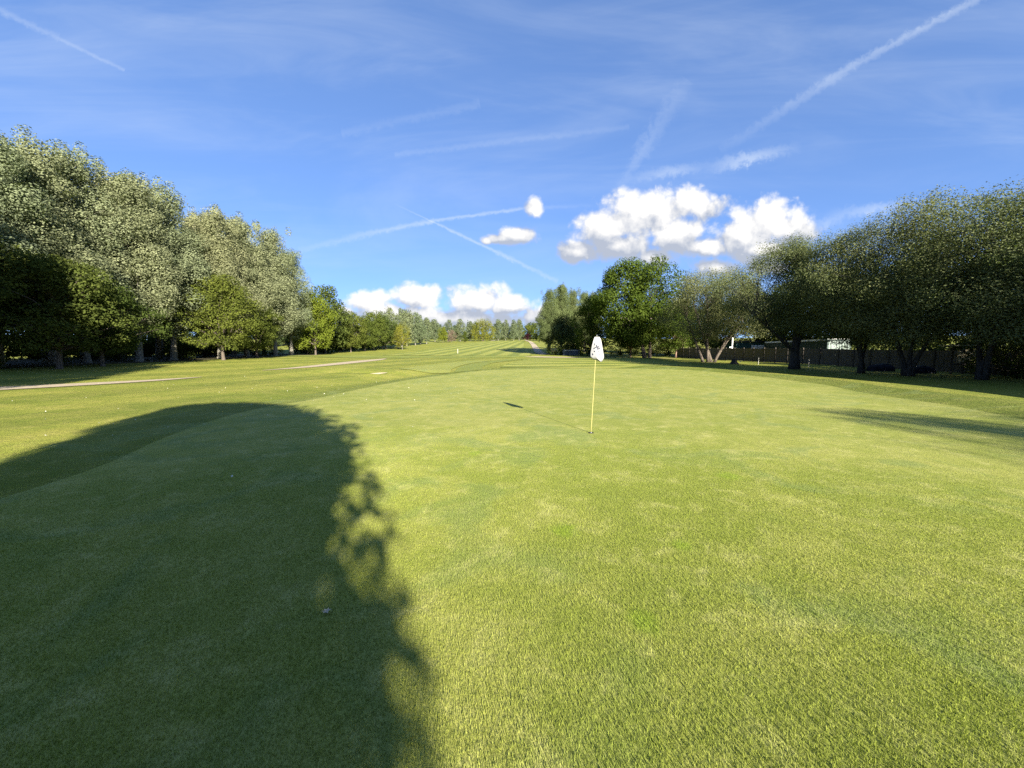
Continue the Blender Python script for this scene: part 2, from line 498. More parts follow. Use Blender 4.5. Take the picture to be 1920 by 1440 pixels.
M['lime'] = leaf_mat('leaf_lime_green', (0.074, 0.100, 0.014), (0.155, 0.182, 0.026), .34, 0)
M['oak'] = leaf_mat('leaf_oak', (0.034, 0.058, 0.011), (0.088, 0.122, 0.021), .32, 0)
M['willow'] = leaf_mat('leaf_willow_yellow', (0.105, 0.118, 0.020), (0.205, 0.205, 0.036), .3, 0)
M['olive'] = leaf_mat('leaf_olive', (0.100, 0.108, 0.044), (0.215, 0.215, 0.100), .25, 0)
M['thorn'] = leaf_mat('leaf_dark_thorn', (0.064, 0.080, 0.032), (0.165, 0.178, 0.084), .25, 0)
M['blossom'] = leaf_mat('leaf_pinkish', (0.11, 0.085, 0.06), (0.22, 0.17, 0.125), .2, 0)
M['purple'] = leaf_mat('leaf_purple', (0.020, 0.006, 0.010), (0.055, 0.016, 0.026), .2, 0)
M['dark_wood'] = leaf_mat('leaf_far_wood', (0.028, 0.048, 0.018), (0.075, 0.100, 0.038), .2, 0)
M['conifer'] = leaf_mat('leaf_conifer', (0.014, 0.028, 0.014), (0.036, 0.058, 0.028), .08, 0)
M['shrub'] = leaf_mat('leaf_shrub', (0.028, 0.042, 0.012), (0.068, 0.088, 0.024), .28, 0)


# ---------------------------------------------------------------- ground sheets
def grid_mesh(name, X, Y, off):
    Z = hgt(X, Y) + off
    nu, nv = X.shape
    v = np.stack([X, Y, Z], -1).reshape(-1, 3)
    i = np.arange(nu * nv).reshape(nu, nv)
    f = np.stack([i[:-1, :-1], i[1:, :-1], i[1:, 1:], i[:-1, 1:]], -1).reshape(-1, 4)
    return np_mesh(name, v, f, True)


def sheet_strip(name, left, right, mat, off, nv=10, n=60):
    """strip between two polylines (same number of knots), laid on the terrain"""
    def res(p):
        p = np.array(p, float)
        k = np.arange(len(p)); tt = np.linspace(0, len(p) - 1, n)
        # Catmull-Rom through the knots
        i = np.clip(tt.astype(int), 0, len(p) - 2); u = (tt - i)[:, None]
        g = lambda j: p[np.clip(j, 0, len(p) - 1)]
        p0, p1, p2, p3 = g(i - 1), g(i), g(i + 1), g(i + 2)
        return 0.5 * (2 * p1 + (p2 - p0) * u + (2 * p0 - 5 * p1 + 4 * p2 - p3) * u**2 + (3 * p1 - p0 - 3 * p2 + p3) * u**3)
    a, b = res(left), res(right)
    w = np.linspace(0, 1, nv)
    X = a[:, :1] * (1 - w) + b[:, :1] * w
    Y = a[:, 1:] * (1 - w) + b[:, 1:] * w
    X, Y = X[:, ::-1], Y[:, ::-1]
    o = link(name, grid_mesh(name, X.copy(), Y.copy(), off), None, mat)
    return tag(o, kind='structure')


def sheet_disc(name, edge, mat, off, nr=40, n=160, center=None):
    p = np.array(edge, float)
    tt = np.linspace(0, len(p), n)
    i = tt.astype(int) % len(p); u = (tt - tt.astype(int))[:, None]
    g = lambda j: p[j % len(p)]
    p0, p1, p2, p3 = g(i - 1), g(i), g(i + 1), g(i + 2)
    b = 0.5 * (2 * p1 + (p2 - p0) * u + (2 * p0 - 5 * p1 + 4 * p2 - p3) * u**2 + (3 * p1 - p0 - 3 * p2 + p3) * u**3)
    c = np.array(center if center is not None else b.mean(0))
    s = np.linspace(0.002, 1, nr)[None, :, None]
    Q = c + (b[:, None, :] - c) * s
    o = link(name, grid_mesh(name, Q[::-1, :, 0].copy(), Q[::-1, :, 1].copy(), off), None, mat)
    return tag(o, kind='structure'), b


tx = np.linspace(-5.05, 5.05, 420)
X1 = 19 * np.sinh(tx)
ty = np.linspace(-2.9, 5.35, 400)
Y1 = 14 + 22 * np.sinh(ty)
Y1 = np.clip(Y1, -390, 2500)
Y1 = np.unique(Y1)
GX, GY = np.meshgrid(X1, Y1, indexing='ij')
ground = tag(link('ground', grid_mesh('ground', GX[:, ::1], GY, 0.0), None, M['rough']), kind='structure')

GREEN = [(-5.4, 2), (-5.9, 5.2), (-6.6, 7.0), (-7.2, 8.9), (-7.5, 11.4), (-7.2, 16.5), (-6.4, 22.5), (-4.9, 27.5), (-2.4, 33), (2.5, 36.2), (9, 36.6), (14, 33),
         (15.8, 27), (15.6, 20), (13.9, 15), (12.8, 11), (11.6, 7.5), (10.6, 2), (7, -4), (1, -6.5), (-3.8, -3)]
c0 = np.array([3.5, 14.0])
FR = []
for (x, y) in GREEN:
    d = np.array([x, y]) - c0
    FR.append(tuple(c0 + d * (1 + 1.7 / np.hypot(*d))))
sheet_disc('fringe', FR, M['fringe'], 0.010, 40, 180, c0)
sheet_disc('putting_green', GREEN, M['green'], 0.022, 60, 220, c0)
sheet_strip('approach', [(-1.2, 38.2), (-.5, 45), (1, 54), (4, 70)], [(15, 36), (19, 44), (21, 54), (20, 66)], M['approach'], 0.03, 20, 50)
sheet_strip('mown_band', [(-4.6, 30.6), (-5.2, 38), (-4.6, 47), (-1.0, 62)], [(-2.7, 34.4), (-2.9, 40), (-2.2, 48), (1.8, 60)], M['mown'], 0.034, 8, 40)
sheet_strip('light_band', [(-9.5, 32.2), (-10, 38), (-8.8, 46), (-6, 55)], [(-5.0, 30.6), (-5.6, 38), (-5.0, 47), (-2.6, 56)], M['mownlight'], 0.034, 8, 40)
sheet_strip('fairway', [(-27, 80), (-26, 110), (-24, 160), (-20, 220), (-16, 300)], [(4, 78), (4.5, 110), (5, 160), (7, 220), (9.5, 300)], M['fairway'], 0.05, 26, 120)
sheet_strip('rough_band', [(-44, 75), (-20, 78), (3, 78)], [(-44, 66), (-20, 70.5), (3, 74.5)], M['mown'], 0.04, 8, 40)


def path(name, pts, w, off=0.03):
    L, Rr = [], []
    for i, (x, y) in enumerate(pts):
        a, b = pts[max(i - 1, 0)], pts[min(i + 1, len(pts) - 1)]
        d = Vector((b[0] - a[0], b[1] - a[1])).normalized()
        ww = w[i] if isinstance(w, (list, tuple)) else w
        L.append((x - d.y * ww / 2, y + d.x * ww / 2)); Rr.append((x + d.y * ww / 2, y - d.x * ww / 2))
    return sheet_strip(name, L, Rr, M['path'], off, 6, 60)
path('footpath', [(-30, 9), (-25.5, 14.2), (-23.2, 17.6), (-21.3, 22), (-20.6, 25.5)], [2.6, 2.6, 2.3, 1.5, .2])
path('footpath', [(-21.4, 33), (-20.8, 38), (-20.6, 46), (-20.8, 57), (-21, 64)], [.3, 1.5, 2.2, 2.4, .6], 0.035)
path('cart_path', [(2.5, 75), (6, 74.5), (12, 72.5), (20, 69), (27, 64)], [.4, 2.2, 2.2, 2.2, 1.2], 0.06)
path('cart_path', [(7.2, 84), (7.0, 100), (8, 130), (9.8, 180), (11, 240), (9, 290)], 2.2, 0.07)
path('cart_path', [(-14, 262), (-11, 290)], 3.0, 0.09)
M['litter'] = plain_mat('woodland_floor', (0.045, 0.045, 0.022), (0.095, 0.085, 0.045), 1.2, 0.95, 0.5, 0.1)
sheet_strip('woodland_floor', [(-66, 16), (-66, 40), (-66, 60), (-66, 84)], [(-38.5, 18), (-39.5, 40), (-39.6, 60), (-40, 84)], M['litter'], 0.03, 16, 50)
bk, _ = sheet_disc('bunker', [(-12.5, 28.2), (-11.9, 28.75), (-11, 29.05), (-10.2, 29.3), (-9.5, 29.35), (-10.1, 28.85), (-11.2, 28.4)], M['sand'], 0.03, 8, 40)


# ---------------------------------------------------------------- trees
def leaf_quads(rng, c, nrm, size, aspect=0.62):
    """one folded leaf-spray quad per centre c, facing nrm"""
    n = len(c)
    nrm = nrm / np.maximum(np.linalg.norm(nrm, axis=1, keepdims=True), 1e-6)
    a = rng.normal(size=(n, 3)); a[:, 2] -= 0.35
    a -= nrm * (a * nrm).sum(1, keepdims=True)
    a /= np.maximum(np.linalg.norm(a, axis=1, keepdims=True), 1e-6)
    b = np.cross(nrm, a)
    s = size * rng.uniform(0.65, 1.35, (n, 1))
    w = s * aspect
    fold = nrm * s * rng.uniform(-.18, .1, (n, 1))
    v = np.stack([c - a * s * .5, c + b * w * .5 + fold, c + a * s * .5, c - b * w * .5 + fold], 1).reshape(-1, 3)
    f = np.arange(n * 4).reshape(n, 4)
    return v, f


def make_crown(name, rng, cl, per, leaf, jitter=.55, up=.35, shell=.55, aspect=.62, droop=0.0, loose=0.0):
    """cl: rows of x,y,z,rx,ry,rz,tone ; leaves sit towards the outside of every clump"""
    cl = np.asarray(cl, float)
    area = (cl[:, 3] * cl[:, 5]) / (cl[:, 3] * cl[:, 5]).mean()
    cnt = np.maximum(6, (per * area).astype(int))
    idx = np.repeat(np.arange(len(cl)), cnt)
    d = rng.normal(size=(len(idx), 3)); d /= np.linalg.norm(d, axis=1, keepdims=True)
    rad = shell + (1 - shell) * rng.uniform(0, 1, (len(idx), 1)) ** .6
    rad *= 1 + loose * np.abs(rng.normal(size=(len(idx), 1)))
    off = d * rad * cl[idx, 3:6]
    c = cl[idx, :3] + off
    if droop:
        c[:, 2] -= droop * rng.uniform(0, 1, len(idx)) ** 2 * cl[idx, 5]
    nrm = d * 0.9 + rng.normal(size=d.shape) * jitter + np.array([0, 0, up])
    v, f = leaf_quads(rng, c, nrm, leaf, aspect)
    tint = np.clip(cl[idx, 6] + rng.normal(size=len(idx)) * .13, 0, 1)
    return np_mesh(name, v, f, False, tint)


def lump(rng, k=5, amp=.22):
    """an uneven radius factor over angle and height"""
    ph = rng.uniform(0, 6.28, (k, 2)); fr = rng.integers(1, 5, (k, 2)); am = rng.uniform(.3, 1, k) * amp
    return lambda th, t: 1 + sum(am[i] * math.sin(fr[i, 0] * th + ph[i, 0] + 3.3 * fr[i, 1] * t) for i in range(k)) / k ** .5 * 1.4


def env_clumps(rng, n, z0, z1, rfun, cr, squash=.8, surf=.55, amp=.22, cxy=(0, 0), lean=(0, 0), spread=.3):
    """clumps through a crown envelope rfun(t) (t 0 bottom .. 1 top), mostly near its surface"""
    lf = lump(rng, 6, amp)
    tt = rng.uniform(0, 1, n * 6)
    w = np.array([max(rfun(t), .02) for t in tt])
    tt = rng.choice(tt, n, False, w / w.sum())
    out = []
    for t in tt:
        th = rng.uniform(0, 2 * math.pi)
        r = rfun(t) * lf(th, t) * (surf + (1 - surf) * rng.uniform() ** .5 if rng.uniform() > .18 else rng.uniform() * surf)
        s = cr * rng.uniform(1 - spread, 1 + spread)
        r = max(0, r - s * .5)
        out.append((cxy[0] + lean[0] * t + r * math.cos(th), cxy[1] + lean[1] * t + r * math.sin(th), z0 + (z1 - z0) * t + rng.normal() * .15,
                    s, s, s * squash, np.clip(rng.normal(.5, .17), .1, .9)))
    return out


def make_trunk(name, rng, h_fork, h_top, r0, clumps, nbr, lean=(0, 0), n=9, rb=.35, flare=1.5, top=(0, 0), stems=None, wob=.12, fork=.05):
    """tapered trunk with root flare; limbs run from it to the clumps"""
    mb = MB()
    axis = []
    K = 9
    wx, wy = rng.uniform(0, 6.28, 2)
    for i in range(K):
        t = i / (K - 1)
        z = h_top * t
        axis.append(Vector((lean[0] * t + top[0] * t * t + wob * math.sin(wx + 3.1 * t) * t, lean[1] * t + top[1] * t * t + wob * math.sin(wy + 2.7 * t) * t, z)))
    def at(z):
        u = min(max(z / h_top, 0), 1) * (K - 1)
        i = min(int(u), K - 2)
        return axis[i].lerp(axis[i + 1], u - i)
    def rad(z):
        t = z / h_top
        return r0 * (max(1 - t, 0) ** .8 * .93 + .07) * (1 + (flare - 1) * math.exp(-z / (r0 * 1.6)))
    if stems is None:
        zs = [-.25, 0, .15 * r0 * 4, .35 * r0 * 4, h_top * .12, h_top * .25, h_top * .4, h_top * .55, h_top * .7, h_top * .85, h_top]
        zs = sorted(zs)
        mb.tube([at(z) if z > 0 else Vector((axis[0].x, axis[0].y, z)) for z in zs], [rad(max(z, 0)) for z in zs], n)
    else:
        for (bx, by, ex, ey, ez, r) in stems:
            pts, rr = [], []
            for i in range(10):
                t = i / 9
                b = 1.0 - .35 * t * (1 - t) * 4 * .5
                k = max(0, (t * ez - fork) / (ez - fork)) ** 1.1
                pts.append(Vector((bx + (ex - bx) * k + .1 * math.sin(wx + 5 * t) * t, by + (ey - by) * k + .1 * math.sin(wy + 4 * t) * t, -.2 + (ez + .2) * t)))
                rr.append(r * ((1 - t) ** .7 * .85 + .15) * (1 + .5 * math.exp(-t * 9)))
            mb.tube(pts, rr, n)
    order = rng.permutation(len(clumps))[:nbr]
    for j in order:
        c = Vector(clumps[j][:3])
        if stems is None:
            zb = min(max(h_fork, c.z - rng.uniform(.6, 1.6) * math.hypot(c.x - at(c.z).x, c.y - at(c.z).y) - .3), h_top * .92)
            a = at(zb); r = min(rad(zb) * .6, rb * .3 * (1 + c.z / h_top * -.4))
        else:
            s = min(stems, key=lambda q: (q[2] - c.x) ** 2 + (q[3] - c.y) ** 2)
            t = min(max((c.z - 1.5) / max(s[4], .1), .45), .98)
            kk = max(0, (t * s[4] - fork) / (s[4] - fork)) ** 1.1
            a = Vector((s[0] + (s[2] - s[0]) * kk, s[1] + (s[3] - s[1]) * kk, s[4] * t)); r = s[5] * .4 * (1 - t * .5)
        mid = a.lerp(c, .5) + Vector((rng.normal() * .12, rng.normal() * .12, .22 * (c - a).length * .5))
        q1 = a.lerp(mid, .5) + Vector((0, 0, .03)); q2 = mid.lerp(c, .55) + Vector((rng.normal() * .08, rng.normal() * .08, .04))
        mb.tube([a, q1, mid, q2, c], [r, r * .8, r * .6, r * .4, r * .15], 5, False)
    return mb.mesh(name, True)


BANK = {}


def bank(key, crown, trunk):
    BANK[key] = (crown, trunk)


def build_bank():
    g = np.random.default_rng
    for k in range(3):                                             # tall silver poplars, 20 m
        r = g(11 + k)
        rf = lambda t: 3.5 * (min(t / .16, 1) ** .7) * (1 - max(t - .25, 0) ** 1.5 * 1.02)
        cl = env_clumps(r, 270, 3.6, 19.4, rf, .92, 1.15, .5, .26)
        cl += [(r.normal() * 1.0, r.normal() * 1.0, z, .45, .45, .95, .6) for z in r.uniform(18, 20.6, 9)]
        bank('poplar%d' % k, make_crown('crown_poplar', r, cl, 290, .155, .3, .2, .55),
             make_trunk('trunk_poplar', r, 3.2, 18.5, .24, cl, 60, (r.normal() * .5, r.normal() * .5), 8, .3))
    for k in range(3):                                             # distant poplars, 13 m
        r = g(31 + k)
        rf = lambda t: 3.3 * (min(t / .2, 1) ** .6) * (1 - max(t - .3, 0) ** 1.6 * 1.15)
        cl = env_clumps(r, 150, 1.6, 12.6, rf, .9, 1.15, .55, .3)
        bank('farpoplar%d' % k, make_crown('crown_far_poplar', r, cl, 34, .42, .5, .3, .6),
             make_trunk('trunk_far_poplar', r, 1.6, 12, .2, cl, 20, (0, 0), 6, .3))
    for k in range(3):                                             # broad sycamore-like trees, 11 m
        r = g(41 + k)
        rf = lambda t: 4.6 * math.sin(math.pi * min(max(.16 + .80 * t, 0), 1)) ** .62
        cl = env_clumps(r, 210, 1.9, 11, rf, 1.0, .62, .55, .26)
        bank('sycamore%d' % k, make_crown('crown_sycamore', r, cl, 95, .23, .35, .45, .5),
             make_trunk('trunk_sycamore', r, 1.7, 8.5, .19, cl, 60, (r.normal() * .3, r.normal() * .3), 8, .4))
    for k in range(3):                                             # hornbeams, 10 m
        r = g(51 + k)
        rf = lambda t: 4.3 * math.sin(math.pi * min(max(.2 + .74 * t, 0), 1)) ** .6
        cl = env_clumps(r, 150, 1.7, 10, rf, 1.05, .8, .6, .22)
        bank('hornbeam%d' % k, make_crown('crown_hornbeam', r, cl, 70, .30, .35, .35, .55),
             make_trunk('trunk_hornbeam', r, 1.6, 8, .16, cl, 30, (0, 0), 7, .35))
    r = g(61)                                                      # the big oak, 16.6 m
    rf = lambda t: 7.4 * math.sin(math.pi * min(max(.17 + .70 * t, 0), 1)) ** .55 * (1 if t > .25 else .55 + .45 * t / .25)
    cl = env_clumps(r, 420, 2.2, 16.0, rf, 1.25, .8, .62, .18, (-2.0, 0))
    st = [(-.35, 0, -2.6, .6, 9.5, .30), (.55, .2, .2, -.8, 9.0, .26)]
    bank('oak', make_crown('crown_oak', r, cl, 115, .30, .35, .35, .55), make_trunk('trunk_oak', r, 3, 12, .4, cl, 90, n=9, stems=st))
    r = g(62)                                                      # dense broad-headed leaning tree, 9.4 m
    zk = [2.6, 4.2, 5.0, 5.6, 6.1, 7.3, 8.3, 8.9, 9.4]
    lk = [-3.4, -4.7, -4.75, -4.8, -4.85, -5.2, -5.65, -5.3, -4.3]
    rk = [-.8, .25, .45, .2, -.0, -.75, -1.6, -2.6, -3.6]
    cl = []
    while len(cl) < 1250:
        z = r.uniform(3.2, 9.2)
        L_, R_ = np.interp(z, zk, lk) + .32, np.interp(z, zk, rk) - .32
        p = r.uniform(L_, max(R_, L_ + .1)); q = r.uniform(-1, 1) * min(2.2, .3 + .8 * (9.4 - z))
        if math.hypot((p + .35) / 1.1, z - 5.05) < .34:                 # a gap low in the crown
            continue
        c_ = (p + 2.2) * .927 - q * .375, (p + 2.2) * .375 + q * .927
        cr = r.uniform(.3, .55)
        cl.append((c_[0], c_[1], z, cr, cr, cr * .9, np.clip(r.normal(.5, .17), .1, .9)))
    bank('dense', make_crown('crown_dense', r, cl, 60, .17, .6, .3, .2), make_trunk('trunk_dense', r, 1.8, 6.5, .2, cl, 70, (-1.2, -.5), n=7))
    r = g(63)                                                      # olive-leaved spreading tree with several stems
    rf = lambda t: 6.3 * math.sin(math.pi * min(max(.16 + .72 * t, 0), 1)) ** .6
    cl = env_clumps(r, 380, 3.5, 11.2, rf, 1.05, .8, .45, .2)
    st = [(-.9, .3, -3.0, .6, 6, .15), (-.5, .0, -1.2, -.6, 7, .15), (.15, -.1, 3.0, -.7, 6.5, .14), (.3, .2, 4.0, 1.0, 5.5, .11), (-.1, 0, -2.4, .2, 7.5, .17)]
    bank('olive', make_crown('crown_olive', r, cl, 215, .13, .5, .3, .2, .5, 0, .16), make_trunk('trunk_olive', r, 1.2, 8, .3, cl, 150, n=7, stems=st))
    r = g(64)                                                      # dark tree with a thick trunk and a low limb to the left
    rf = lambda t: 5.0 * math.sin(math.pi * min(max(.14 + .74 * t, 0), 1)) ** .6
    cl = env_clumps(r, 360, 3.5, 11.6, rf, .95, .8, .42, .42, (-.4, 0))
    st = [(0, 0, .7, .3, 8.5, .33), (-.08, 0, -4.2, -.2, 5.0, .19), (.06, 0, 2.4, .3, 7.0, .15)]
    bank('thick', make_crown('crown_thick', r, cl, 220, .115, .5, .3, .2, .5, 0, .2), make_trunk('trunk_thick', r, 1.2, 8, .45, cl, 150, n=10, stems=st, fork=1.7))
    for k in range(3):                                             # smaller dark thorn-like trees, forked low
        r = g(71 + k)
        rf = lambda t: 4.6 * math.sin(math.pi * min(max(.15 + .72 * t, 0), 1)) ** .6
        cl = [q for q in env_clumps(r, 380, 2.75, 10.6, rf, .95, .8, .42, .48) if q[2] < 7.5 or r.uniform() < .5]
        cl += [(3.6 * math.cos(a) * q, 3.6 * math.sin(a) * q, 10.2 + (1 - q) * 1.0, .35, .35, .6, .6) for a, q in zip(r.uniform(0, 6.28, 26), r.uniform(.1, 1, 26))]
        cl += [(4.4 * math.cos(a) * math.sin(e), 4.4 * math.sin(a) * math.sin(e), 6.6 + 5.0 * math.cos(e), .42, .42, .7, .65) for a, e in zip(r.uniform(0, 6.28, 44), r.uniform(.1, 1.35, 44))]
        st = [(-.12, 0, -1.9 + r.normal() * .4, .4, 7.5, .125), (.16, .1, 1.8 + r.normal() * .4, -.5, 7, .115), (.05, -.1, .3, 1.6, 6.5, .10)]
        bank('thorn%d' % k, make_crown('crown_thorn', r, cl, 235, .105, .5, .3, .2, .5, 0, .26), make_trunk('trunk_thorn', r, 1.2, 7, .2, cl, 160, n=7, stems=st, fork=.7))
    r = g(81)                                                      # weeping willow, 14 m
    rf = lambda t: 7.6 * math.sin(math.pi * min(max(.28 + .62 * t, 0), 1)) ** .55
    cl = env_clumps(r, 230, 1.8, 13.6, rf, 1.2, 1.6, .6, .16)
    bank('willow', make_crown('crown_willow', r, cl, 44, .5, .4, .2, .5, .4, .5), make_trunk('trunk_willow', r, 2.5, 11, .5, cl, 30, n=7))
    r = g(82)
    rf = lambda t: 2.6 * math.sin(math.pi * min(max(.25 + .66 * t, 0), 1)) ** .6
    cl = env_clumps(r, 90, 1.5, 7.6, rf, .6, 1.7, .55, .22)
    bank('smallwillow', make_crown('crown_small_willow', r, cl, 40, .26, .4, .2, .5, .4, .6), make_trunk('trunk_small_willow', r, 1.4, 6.5, .13, cl, 24, n=6))
    for k in range(4):                                             # far woodland trees, 13 m
        r = g(91 + k)
        w = (4.6, 5.4, 4.0, 3.4)[k]
        rf = lambda t: w * math.sin(math.pi * min(max(.2 + .72 * t, 0), 1)) ** .6
        cl = env_clumps(r, 90, 1.2, 13, rf, 1.2, .9, .55, .3)
        bank('far%d' % k, make_crown('crown_far', r, cl, 26, .62, .5, .4, .55), make_trunk('trunk_far', r, 1.4, 10.5, .24, cl, 14, n=5))
    for k in range(2):                                             # conifers, 15 m
        r = g(101 + k)
        rf = lambda t: 2.5 * (1 - t) + .12
        cl = env_clumps(r, 110, 1.0, 15, rf, .62, .55, .7, .2)
        bank('conifer%d' % k, make_crown('crown_conifer', r, cl, 24, .5, .4, .1, .5, .4), make_trunk('trunk_conifer', r, 1, 14.5, .2, cl, 8, n=5))
    for k in range(3):                                             # shrubs, 2 m
        r = g(111 + k)
        rf = lambda t: 1.5 * math.sin(math.pi * min(max(.3 + .62 * t, 0), 1)) ** .6
        cl = env_clumps(r, 46, .25, 2.0, rf, .42, .8, .5, .3)
        bank('shrub%d' % k, make_crown('crown_shrub', r, cl, 40, .14, .6, .4, .4), make_trunk('trunk_shrub', r, .2, 1.5, .05, cl, 26, n=5))
    r = g(121)                                                     # small round-headed tree, 4.6 m (purple tree, saplings)
    rf = lambda t: 1.9 * math.sin(math.pi * min(max(.22 + .7 * t, 0), 1)) ** .6
    cl = env_clumps(r, 60, 1.2, 4.5, rf, .5, .9, .55, .2)
    bank('small', make_crown('crown_small', r, cl, 36, .24, .5, .4, .5), make_trunk('trunk_small', r, 1.0, 3.6, .09, cl, 20, n=6))


build_bank()


def tree(name, kind, x, y, h, leafm, label, cat='tree', group=None, rz=None, bark='bark', wide=1.0, nat=None, sink=0.0):
    nat = nat or {'poplar': 20.2, 'farpop': 13.0, 'sycamo': 11.4, 'hornbe': 10.5, 'oak': 16.6, 'olive': 11.8, 'dense': 9.5, 'thick': 12.2, 'thorn0': 11.2, 'thorn1': 11.2, 'thorn2': 11.2,
                  'willow': 14.6, 'smallw': 8.0, 'far0': 13.6, 'far1': 13.6, 'far2': 13.6, 'far3': 13.6, 'conife': 15.3, 'shrub0': 2.2, 'shrub1': 2.2, 'shrub2': 2.2, 'small': 4.8}[kind[:6]]
    s = h / nat
    rnd = random.Random(hash((round(x, 2), round(y, 2))) & 0xffff)
    o = empty(name, (x, y, H(x, y) - sink), rnd.uniform(0, 6.28) if rz is None else rz, (s * wide, s * wide, s))
    cm, tm = BANK[kind]
    for nm, me, mt in (('trunk', tm, M[bark]), ('crown', cm, M[leafm])):
        if len(me.materials) == 0:
            me.materials.append(mt)
        c = bpy.data.objects.new(nm, me)
        COL.objects.link(c)
        c.parent = o
        c.material_slots[0].link = 'OBJECT'
        c.material_slots[0].material = mt
    tag(o, label, cat, group)
    return o


ORD = ['first', 'second', 'third', 'fourth', 'fifth', 'sixth', 'seventh', 'eighth', 'ninth', 'tenth', 'eleventh', 'twelfth']
rnd = random.Random(5)

# ---- the poplar wood on the left
front_row = [(-43.2, 26, 19.0), (-42.0, 31.5, 18.8), (-43.5, 36.6, 20.2), (-44.2, 40, 20.8), (-42.2, 43.6, 20.4), (-43.0, 49, 20.8), (-42.0, 55.5, 20.8), (-42.6, 62, 21.6), (-42.0, 68.5, 21.6), (-42.8, 75, 19.8)]
for i, (x, y, h) in enumerate(front_row):
    tree('poplar_tree', 'poplar%d' % (i % 3), x, y, h, 'poplar', 'tall silvery-green poplar, %s from the left in the front row of the wood' % ORD[i], group='poplars of the left-hand wood', bark='bark_pale', wide=1.32)
for i, (x, y, h) in enumerate([(-49, 29, 19.4), (-48.5, 35, 21.2), (-49.5, 41, 21), (-48, 47.5, 22), (-49.5, 54, 21.8), (-48.5, 61, 22), (-49, 68, 21.5), (-48.5, 75.5, 20.6)]):
    tree('poplar_tree', 'poplar%d' % ((i + 2) % 3), x, y, h, 'poplar', 'tall silvery-green poplar, %s from the left in the second row of the wood' % ORD[i], group='poplars of the left-hand wood', bark='bark_pale', wide=1.32)
for i, (x, y, h) in enumerate([(-56, 33, 19), (-57, 42, 19.6), (-55, 52, 19), (-57, 63, 19.4), (-55, 74, 18)]):
    tree('poplar_tree', 'poplar%d' % ((i + 1) % 3), x, y, h, 'poplar', 'silvery poplar deep in the wood, %s from the left in the back row' % ORD[i], group='poplars of the left-hand wood', bark='bark_pale')
# the same wood goes on towards the viewer, beyond the left edge of the picture, and shades its lower left
for i, (x, y, h) in enumerate([(-21.5, 6, 13), (-25.5, 4.5, 18), (-30, 6.5, 21.5), (-35, 9, 22), (-29, 14, 15.5), (-39, 14, 21), (-43, 19, 20)]):
    tree('poplar_tree', 'poplar%d' % (i % 3), x, y, h, 'poplar', 'poplar beyond the left edge whose shade falls on the dark trees', group='poplars out of frame to the left', bark='bark_pale', wide=1.25)
for i, (x, y, h, lb) in enumerate([(-40.0, 28.4, 10.6, 'dark shaded broadleaf tree at the left edge of the picture'), (-35.8, 30.4, 9.2, 'dark shaded broadleaf tree with low boughs, second from the left edge'),
                                   (-36.6, 34.4, 8.0, 'smaller dark shaded broadleaf tree at the right end of the shaded clump')]):
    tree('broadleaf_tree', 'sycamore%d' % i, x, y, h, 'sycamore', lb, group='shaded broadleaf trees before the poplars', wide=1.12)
tree('broadleaf_tree', 'sycamore1', -37.8, 50.5, 11.4, 'hornbeam', 'sunlit bright green tree standing in front of the middle poplars', wide=.98)
tree('broadleaf_tree', 'sycamore2', -39.0, 59.0, 8.6, 'hornbeam', 'smaller green tree just right of the sunlit bright green tree', wide=1.0)
tree('broadleaf_tree', 'hornbeam0', -40.2, 79, 12.8, 'lime', 'yellow-green tree at the right end of the poplar wood', wide=.86)
tree('broadleaf_tree', 'hornbeam1', -43.0, 89, 15.6, 'sycamore', 'tall dark green tree behind the yellow-green tree', wide=.95)
for i, (x, y, h, lb) in enumerate([(-40.5, 97, 10.4, 'rounded mid-green tree, nearest of the row past the poplar wood'), (-40, 105, 9.6, 'rounded mid-green tree, second of the row past the poplar wood'),
                                   (-40.5, 113, 11.2, 'rounded mid-green tree, third of the row past the poplar wood'), (-39.5, 121, 10.4, 'rounded mid-green tree, fourth of the row past the poplar wood'),
                                   (-37.0, 126, 8.0, 'low mid-green tree at the far end of the row, next to the yellow willow')]):
    tree('broadleaf_tree', 'hornbeam%d' % (i % 3), x, y, h, 'hornbeam' if i != 3 else 'sycamore', lb, group='rounded trees past the poplar wood')
tree('willow_tree', 'smallwillow', -33.8, 119, 8.4, 'willow', 'small yellow weeping willow in front of the far poplars', bark='bark_pale')
for i, (x, y, h) in enumerate([(-43.5, 130, 12.2), (-43.2, 138, 13.6), (-42.0, 147, 14.2), (-42.5, 156, 14.4), (-41.5, 166, 13.6), (-42, 177, 13.2), (-41.5, 188, 12.6)]):
    tree('poplar_tree', 'farpoplar%d' % (i % 3), x, y, h, 'poplar_far', 'grey-green poplar, %s from the left in the far left row' % ORD[i], group='far left row of poplars', bark='bark_pale', wide=1.05)
# ---- around the end of the fairway
tree('broadleaf_tree', 'hornbeam1', -38.2, 214, 8.8, 'lime', 'small bright lime-green tree beside the far end of the fairway', wide=.8)
tree('blossom_tree', 'far0', -34.5, 222, 7.2, 'blossom', 'pinkish-brown small tree right of the lime-green tree', wide=1.15)
tree('broadleaf_tree', 'far3', -27.5, 226, 6.2, 'hornbeam', 'low olive-green tree left of the big weeping willow', wide=1.3)
for i, (x, y, h) in enumerate([(-47, 236, 13.5), (-40, 244, 13.2), (-33.5, 250, 14.2), (-28, 258, 13.0)]):
    tree('poplar_tree', 'farpoplar%d' % (i % 3), x, y, h, 'poplar_far', 'pale poplar behind the pinkish tree, %s from the left' % ORD[i], group='poplars behind the pinkish tree', bark='bark_pale', wide=1.15)
tree('willow_tree', 'willow', -18.8, 250, 14.4, 'willow', 'big yellow-green weeping willow at the end of the fairway', wide=1.08)
